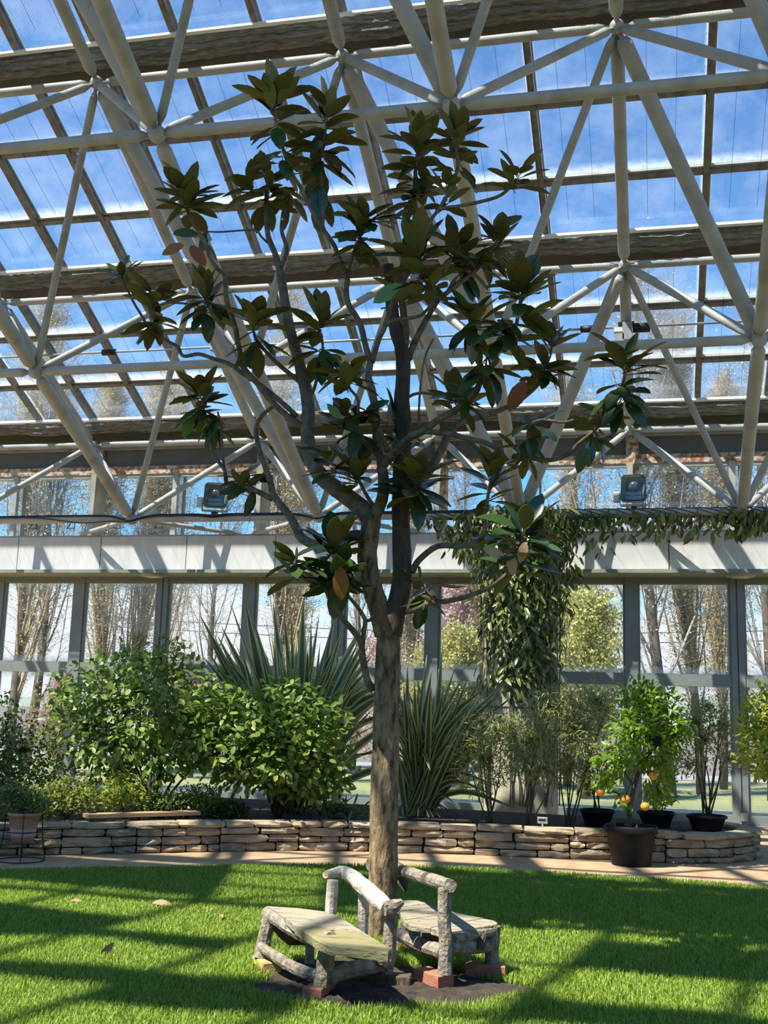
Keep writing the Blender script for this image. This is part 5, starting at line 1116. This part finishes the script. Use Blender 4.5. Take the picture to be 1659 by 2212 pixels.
fr = 0.5; a3, b3 = Tn(3, 1), Tn(3, 0)
for q in np.linspace(0, 1, 200):
    if proj(a3*(1-q)+b3*q)[1] > 688: fr = q; break
mp_ = a3*(1-fr)+b3*fr; drv = thing('shade_drive', 'motor and drive shaft of the roof shades on the truss', 'motor', mp_); dc = mp_+np.array([0, -0.02, -0.135])
G().tube([dc+[-14, 0, 0], dc+[5, 0, 0]], 0.020, 8).obj('shaft', 'grey_metal', drv, True)
G().box(dc+[0.02, -0.03, -0.085], (.15, .14, .28)).obj('gearbox', 'grey_metal', drv); G().tube([dc+[.10, -.03, -.03], dc+[.36, -.03, -.03]], .075, 14).obj('motor', 'black_metal', drv, True)
G().box(dc+[-.10, -.05, -.19], (.13, .10, .13)).obj('limit_switch', 'grey_metal', drv); G().box(dc+[-.11, -.04, -.06], (.15, .10, .07)).obj('switch_box', 'sign_white', drv); G().box(dc+[0, 0.0, 0.055], (.24, .12, .03)).obj('mounting_plate', 'black_metal', drv)
for u in (1271, 240): 
    t_ = py(u, 700, dc[1])[0]; G().tube([(t_-.12, dc[1], dc[2]), (t_+.12, dc[1], dc[2])], .055, 14).obj('coupling', 'black_metal', drv, True)
for i in (0, 1, 2): G().bar(Tn(i, 1)*(1-fr)+Tn(i, 0)*fr+[0, 0, 0.02], Tn(i, 1)*(1-fr)+Tn(i, 0)*fr+[0, -.02, -.20], .12, .05, (1, 0, 0)).obj('hanger', 'grey_metal', drv)

# ------------------------------------------------------------------ outdoors
structure(G().box((0, 150, -0.24), (900, 700, 0.2)).obj('ground_field', 'field'), 'bare brown field outside')
structure(G().box((0, WY+7.3, -0.17), (120, 14.2, 0.2)).obj('ground_meadow', 'meadow'), 'grass strip outside the windows')
structure(G().box((0, WY+16.2, -0.15), (160, 3.2, 0.2)).obj('ground_road', 'road'), 'pale road outside')
g = G(); V = []; xs = np.linspace(-260, 180, 60)
for x in xs: h = 5+3*math.sin(x*.03)+2*math.sin(x*.071+1); V += [(x, 330, -1), (x, 345, h*.7), (x, 372, h), (x, 400, -1)]
structure(g.add(V, [(i*4+k, (i+1)*4+k, (i+1)*4+k+1, i*4+k+1) for i in range(59) for k in range(3)]).obj('ground_hill', 'hill', None, True), 'low distant hills')

def tubes_np(segs, sides=3):
    """many thin tapered twigs as one mesh: (a, b, ra, rb)"""
    A = np.array([s_[0] for s_ in segs]); B = np.array([s_[1] for s_ in segs]); ra = np.array([s_[2] for s_ in segs]); rb_ = np.array([s_[3] for s_ in segs])
    d = B-A; d /= np.linalg.norm(d, axis=1)[:, None]+1e-9; up = np.where(np.abs(d[:, 2:3]) < .9, np.array([[0, 0, 1.0]]), np.array([[1.0, 0, 0]]))
    x = np.cross(d, up); x /= np.linalg.norm(x, axis=1)[:, None]; y = np.cross(d, x); V = []
    for k in range(sides): t = 2*PI*k/sides; V.append(A+(x*math.cos(t)+y*math.sin(t))*ra[:, None])
    for k in range(sides): t = 2*PI*k/sides; V.append(B+(x*math.cos(t)+y*math.sin(t))*rb_[:, None])
    V = np.stack(V, 1); n = len(segs); base = (np.arange(n)*2*sides)[:, None]
    F = np.concatenate([base+np.array([[k, (k+1) % sides, sides+(k+1) % sides, sides+k]]) for k in range(sides)], 0)
    return V.reshape(-1, 3), F
def poplar(seed, H, nb, spread, leafn, leafm, twigm, leafs=0.058):
    r = np.random.default_rng(seed); tw = []; lv = []
    trunk = [(0.15*math.sin(z*.5+seed), 0.15*math.cos(z*.4), z) for z in np.linspace(0, H, 14)]; tr = np.interp(np.linspace(0, 1, 14), [0, 1], [0.135, 0.015])
    for k in range(nb):
        z = H*(0.10+0.82*r.random()); a = r.random()*2*PI; L = (H*1.02-z)*r.uniform(.35, .75)*(0.9 if z < H*.5 else 1); lean = spread*r.uniform(.5, 1.3)
        p = np.array([0.15*math.sin(z*.5+seed), 0.15*math.cos(z*.4), z]); d = np.array([math.cos(a)*lean, math.sin(a)*lean, 1.0]); d /= np.linalg.norm(d); n = 6; rad = 0.016*L/3
        for i in range(n):
            q = p+d*L/n; tw.append((p, q, rad*(1-i/n)+.005, rad*(1-(i+1)/n)+.004)); 
            for _ in range(6):
                b = p+(q-p)*r.random(); e = np.array([math.cos(a)+r.normal()*.9, math.sin(a)+r.normal()*.9, 1.3*r.random()+.25]); e /= np.linalg.norm(e); l = r.uniform(.3, .95)
                tw.append((b, b+e*l, .006, .003)); 
                for _ in range(leafn): lv.append(b+e*l*r.random()+r.normal(size=3)*.05)
            p = q; d = d+np.array([-math.cos(a)*.05, -math.sin(a)*.05, .08])+r.normal(size=3)*.05; d /= np.linalg.norm(d)
    V, F = tubes_np(tw)
    lv = np.array(lv); n = len(lv); dd = r.normal(size=(n, 3)); dd /= np.linalg.norm(dd, axis=1)[:, None]; ee = np.cross(dd, r.normal(size=(n, 3))); ee /= np.linalg.norm(ee, axis=1)[:, None]; s_ = leafs*r.uniform(.6, 1.3, n)[:, None]
    LV = np.stack([lv, lv+dd*s_*.5+ee*s_*.35, lv+dd*s_, lv+dd*s_*.5-ee*s_*.35], 1).reshape(-1, 3); LF = (np.arange(n)*4)[:, None]+np.array([[0, 1, 2, 3]])
    return G().tube(trunk, list(tr), 9, True, .06).mesh('trunk', 'poplar_bark', True), np_mesh('twigs', V, F, twigm), np_mesh('foliage', LV, LF, leafm)
PRO = [poplar(1, 14, 110, .20, 6, 'bud_leaf', 'twig'), poplar(2, 13, 60, .34, 5, 'bud_leaf', 'twig'), poplar(3, 12, 46, .55, 2, 'bud_leaf', 'twig_grey'), poplar(4, 5.2, 46, .75, 6, 'spring_leaf', 'twig', .10), poplar(5, 5.0, 46, .9, 5, 'pink_leaf', 'twig', .09)]
KIND = ['dense upright poplar budding yellow', 'half-bare poplar with loose branches', 'grey bare spreading tree', 'low tree in fresh yellow-green leaf', 'small pinkish budding tree']
OUT = [(-120, 28, 1, .9, 'half-bare poplar outside, beyond the terracotta pot and the glass edge'), (22, 25.0, 1, .95, 'half-bare twin-like poplar outside directly above the terracotta pot'), (64, 26.0, 2, 1.0, 'grey bare tree outside next to the poplar above the terracotta pot'),
       (215, 30, 0, .85, 'dense budding poplar outside behind the top of the tall leafy shrub'), (280, 27.5, 0, .80, 'dense budding poplar outside, its stem rising right behind the tall leafy shrub'), (330, 33, 1, .95, 'loose poplar farther outside behind the tall leafy shrub'),
       (455, 31, 2, .85, 'grey bare tree outside between the tall leafy shrub and large flax'), (590, 26.0, 1, .95, 'half-bare poplar outside with dark stem behind the large flax'), (640, 30, 0, .72, 'dense budding poplar outside behind the right half of large flax'),
       (760, 33, 2, .9, 'grey bare tree outside to the left of the magnolia trunk'), (880, 29, 0, .62, 'dense brown poplar outside just right of the magnolia trunk'), (985, 34, 2, .9, 'grey bare tree outside between the magnolia and the column'),
       (1240, 29, 1, .85, 'loose poplar outside right beside the column'), (1430, 26.5, 2, 1.12, 'bare tree outside with stout straight trunk above the citrus'), (1500, 28.0, 0, .85, 'dense golden poplar outside between citrus and thin upright shrub'), (1545, 30.5, 0, .80, 'dense golden poplar outside behind the thin upright shrub'), (1648, 27, 2, 1.0, 'dark bare tree outside above the golden ball shrub'), (1800, 30, 0, .9, 'dense poplar outside beyond the golden ball shrub'),
       (930, 25, 3, .62, 'low yellow-green tree outside touching the magnolia trunk in view'), (1005, 24.5, 3, .70, 'low yellow-green tree outside above the striped flax'), (1280, 25, 3, .85, 'yellow-green leafing tree outside in the window beside the column'), (1245, 27, 3, .9, 'second yellow-green tree outside, half behind the column'),
       (1005, 27, 4, 1.1, 'pinkish budding tree outside behind the yellow-green one by the column'), (830, 26, 4, .7, 'small pinkish tree outside right behind the magnolia trunk'), (410, 26, 4, .6, 'small pinkish tree outside between leafy shrub and large flax'), (140, 25, 4, .5, 'small pinkish bush outside beside the tall leafy shrub')]
for u, Y, k, sc, lab in OUT:
    p = py(u, 1500, Y)
    t = thing('outdoor_tree', lab, 'tree', (0, 0, 0), 'trees outside the windows'); rz = random.uniform(0, 6.28)
    for me, nm in zip(PRO[k], ('trunk', 'twigs', 'foliage')):
        o = bpy.data.objects.new(nm, me); COL.objects.link(o); o.parent = t
        if nm != 'trunk': o['kind'] = 'stuff'
    t.location = (p[0], Y, -0.12); t.rotation_euler = (random.uniform(-.03, .03), random.uniform(-.05, .05), rz); t.scale = (sc, sc, sc)
pw = thing('power_line', 'thin overhead wires between poles beyond the field', 'power line', (-30, 60, -0.1))
for z in (6.0, 6.5): G().tube([(x, 60, z-0.6*math.sin(PI*(x+30)/44)) for x in np.linspace(-30, 14, 24)], 0.022, 4).obj('wire', 'black_metal', pw)
for x in (-30, 14): G().tube([(x, 60, -.2), (x, 60, 7.2)], [.14, .09], 8).obj('pole', 'twig_grey', pw)
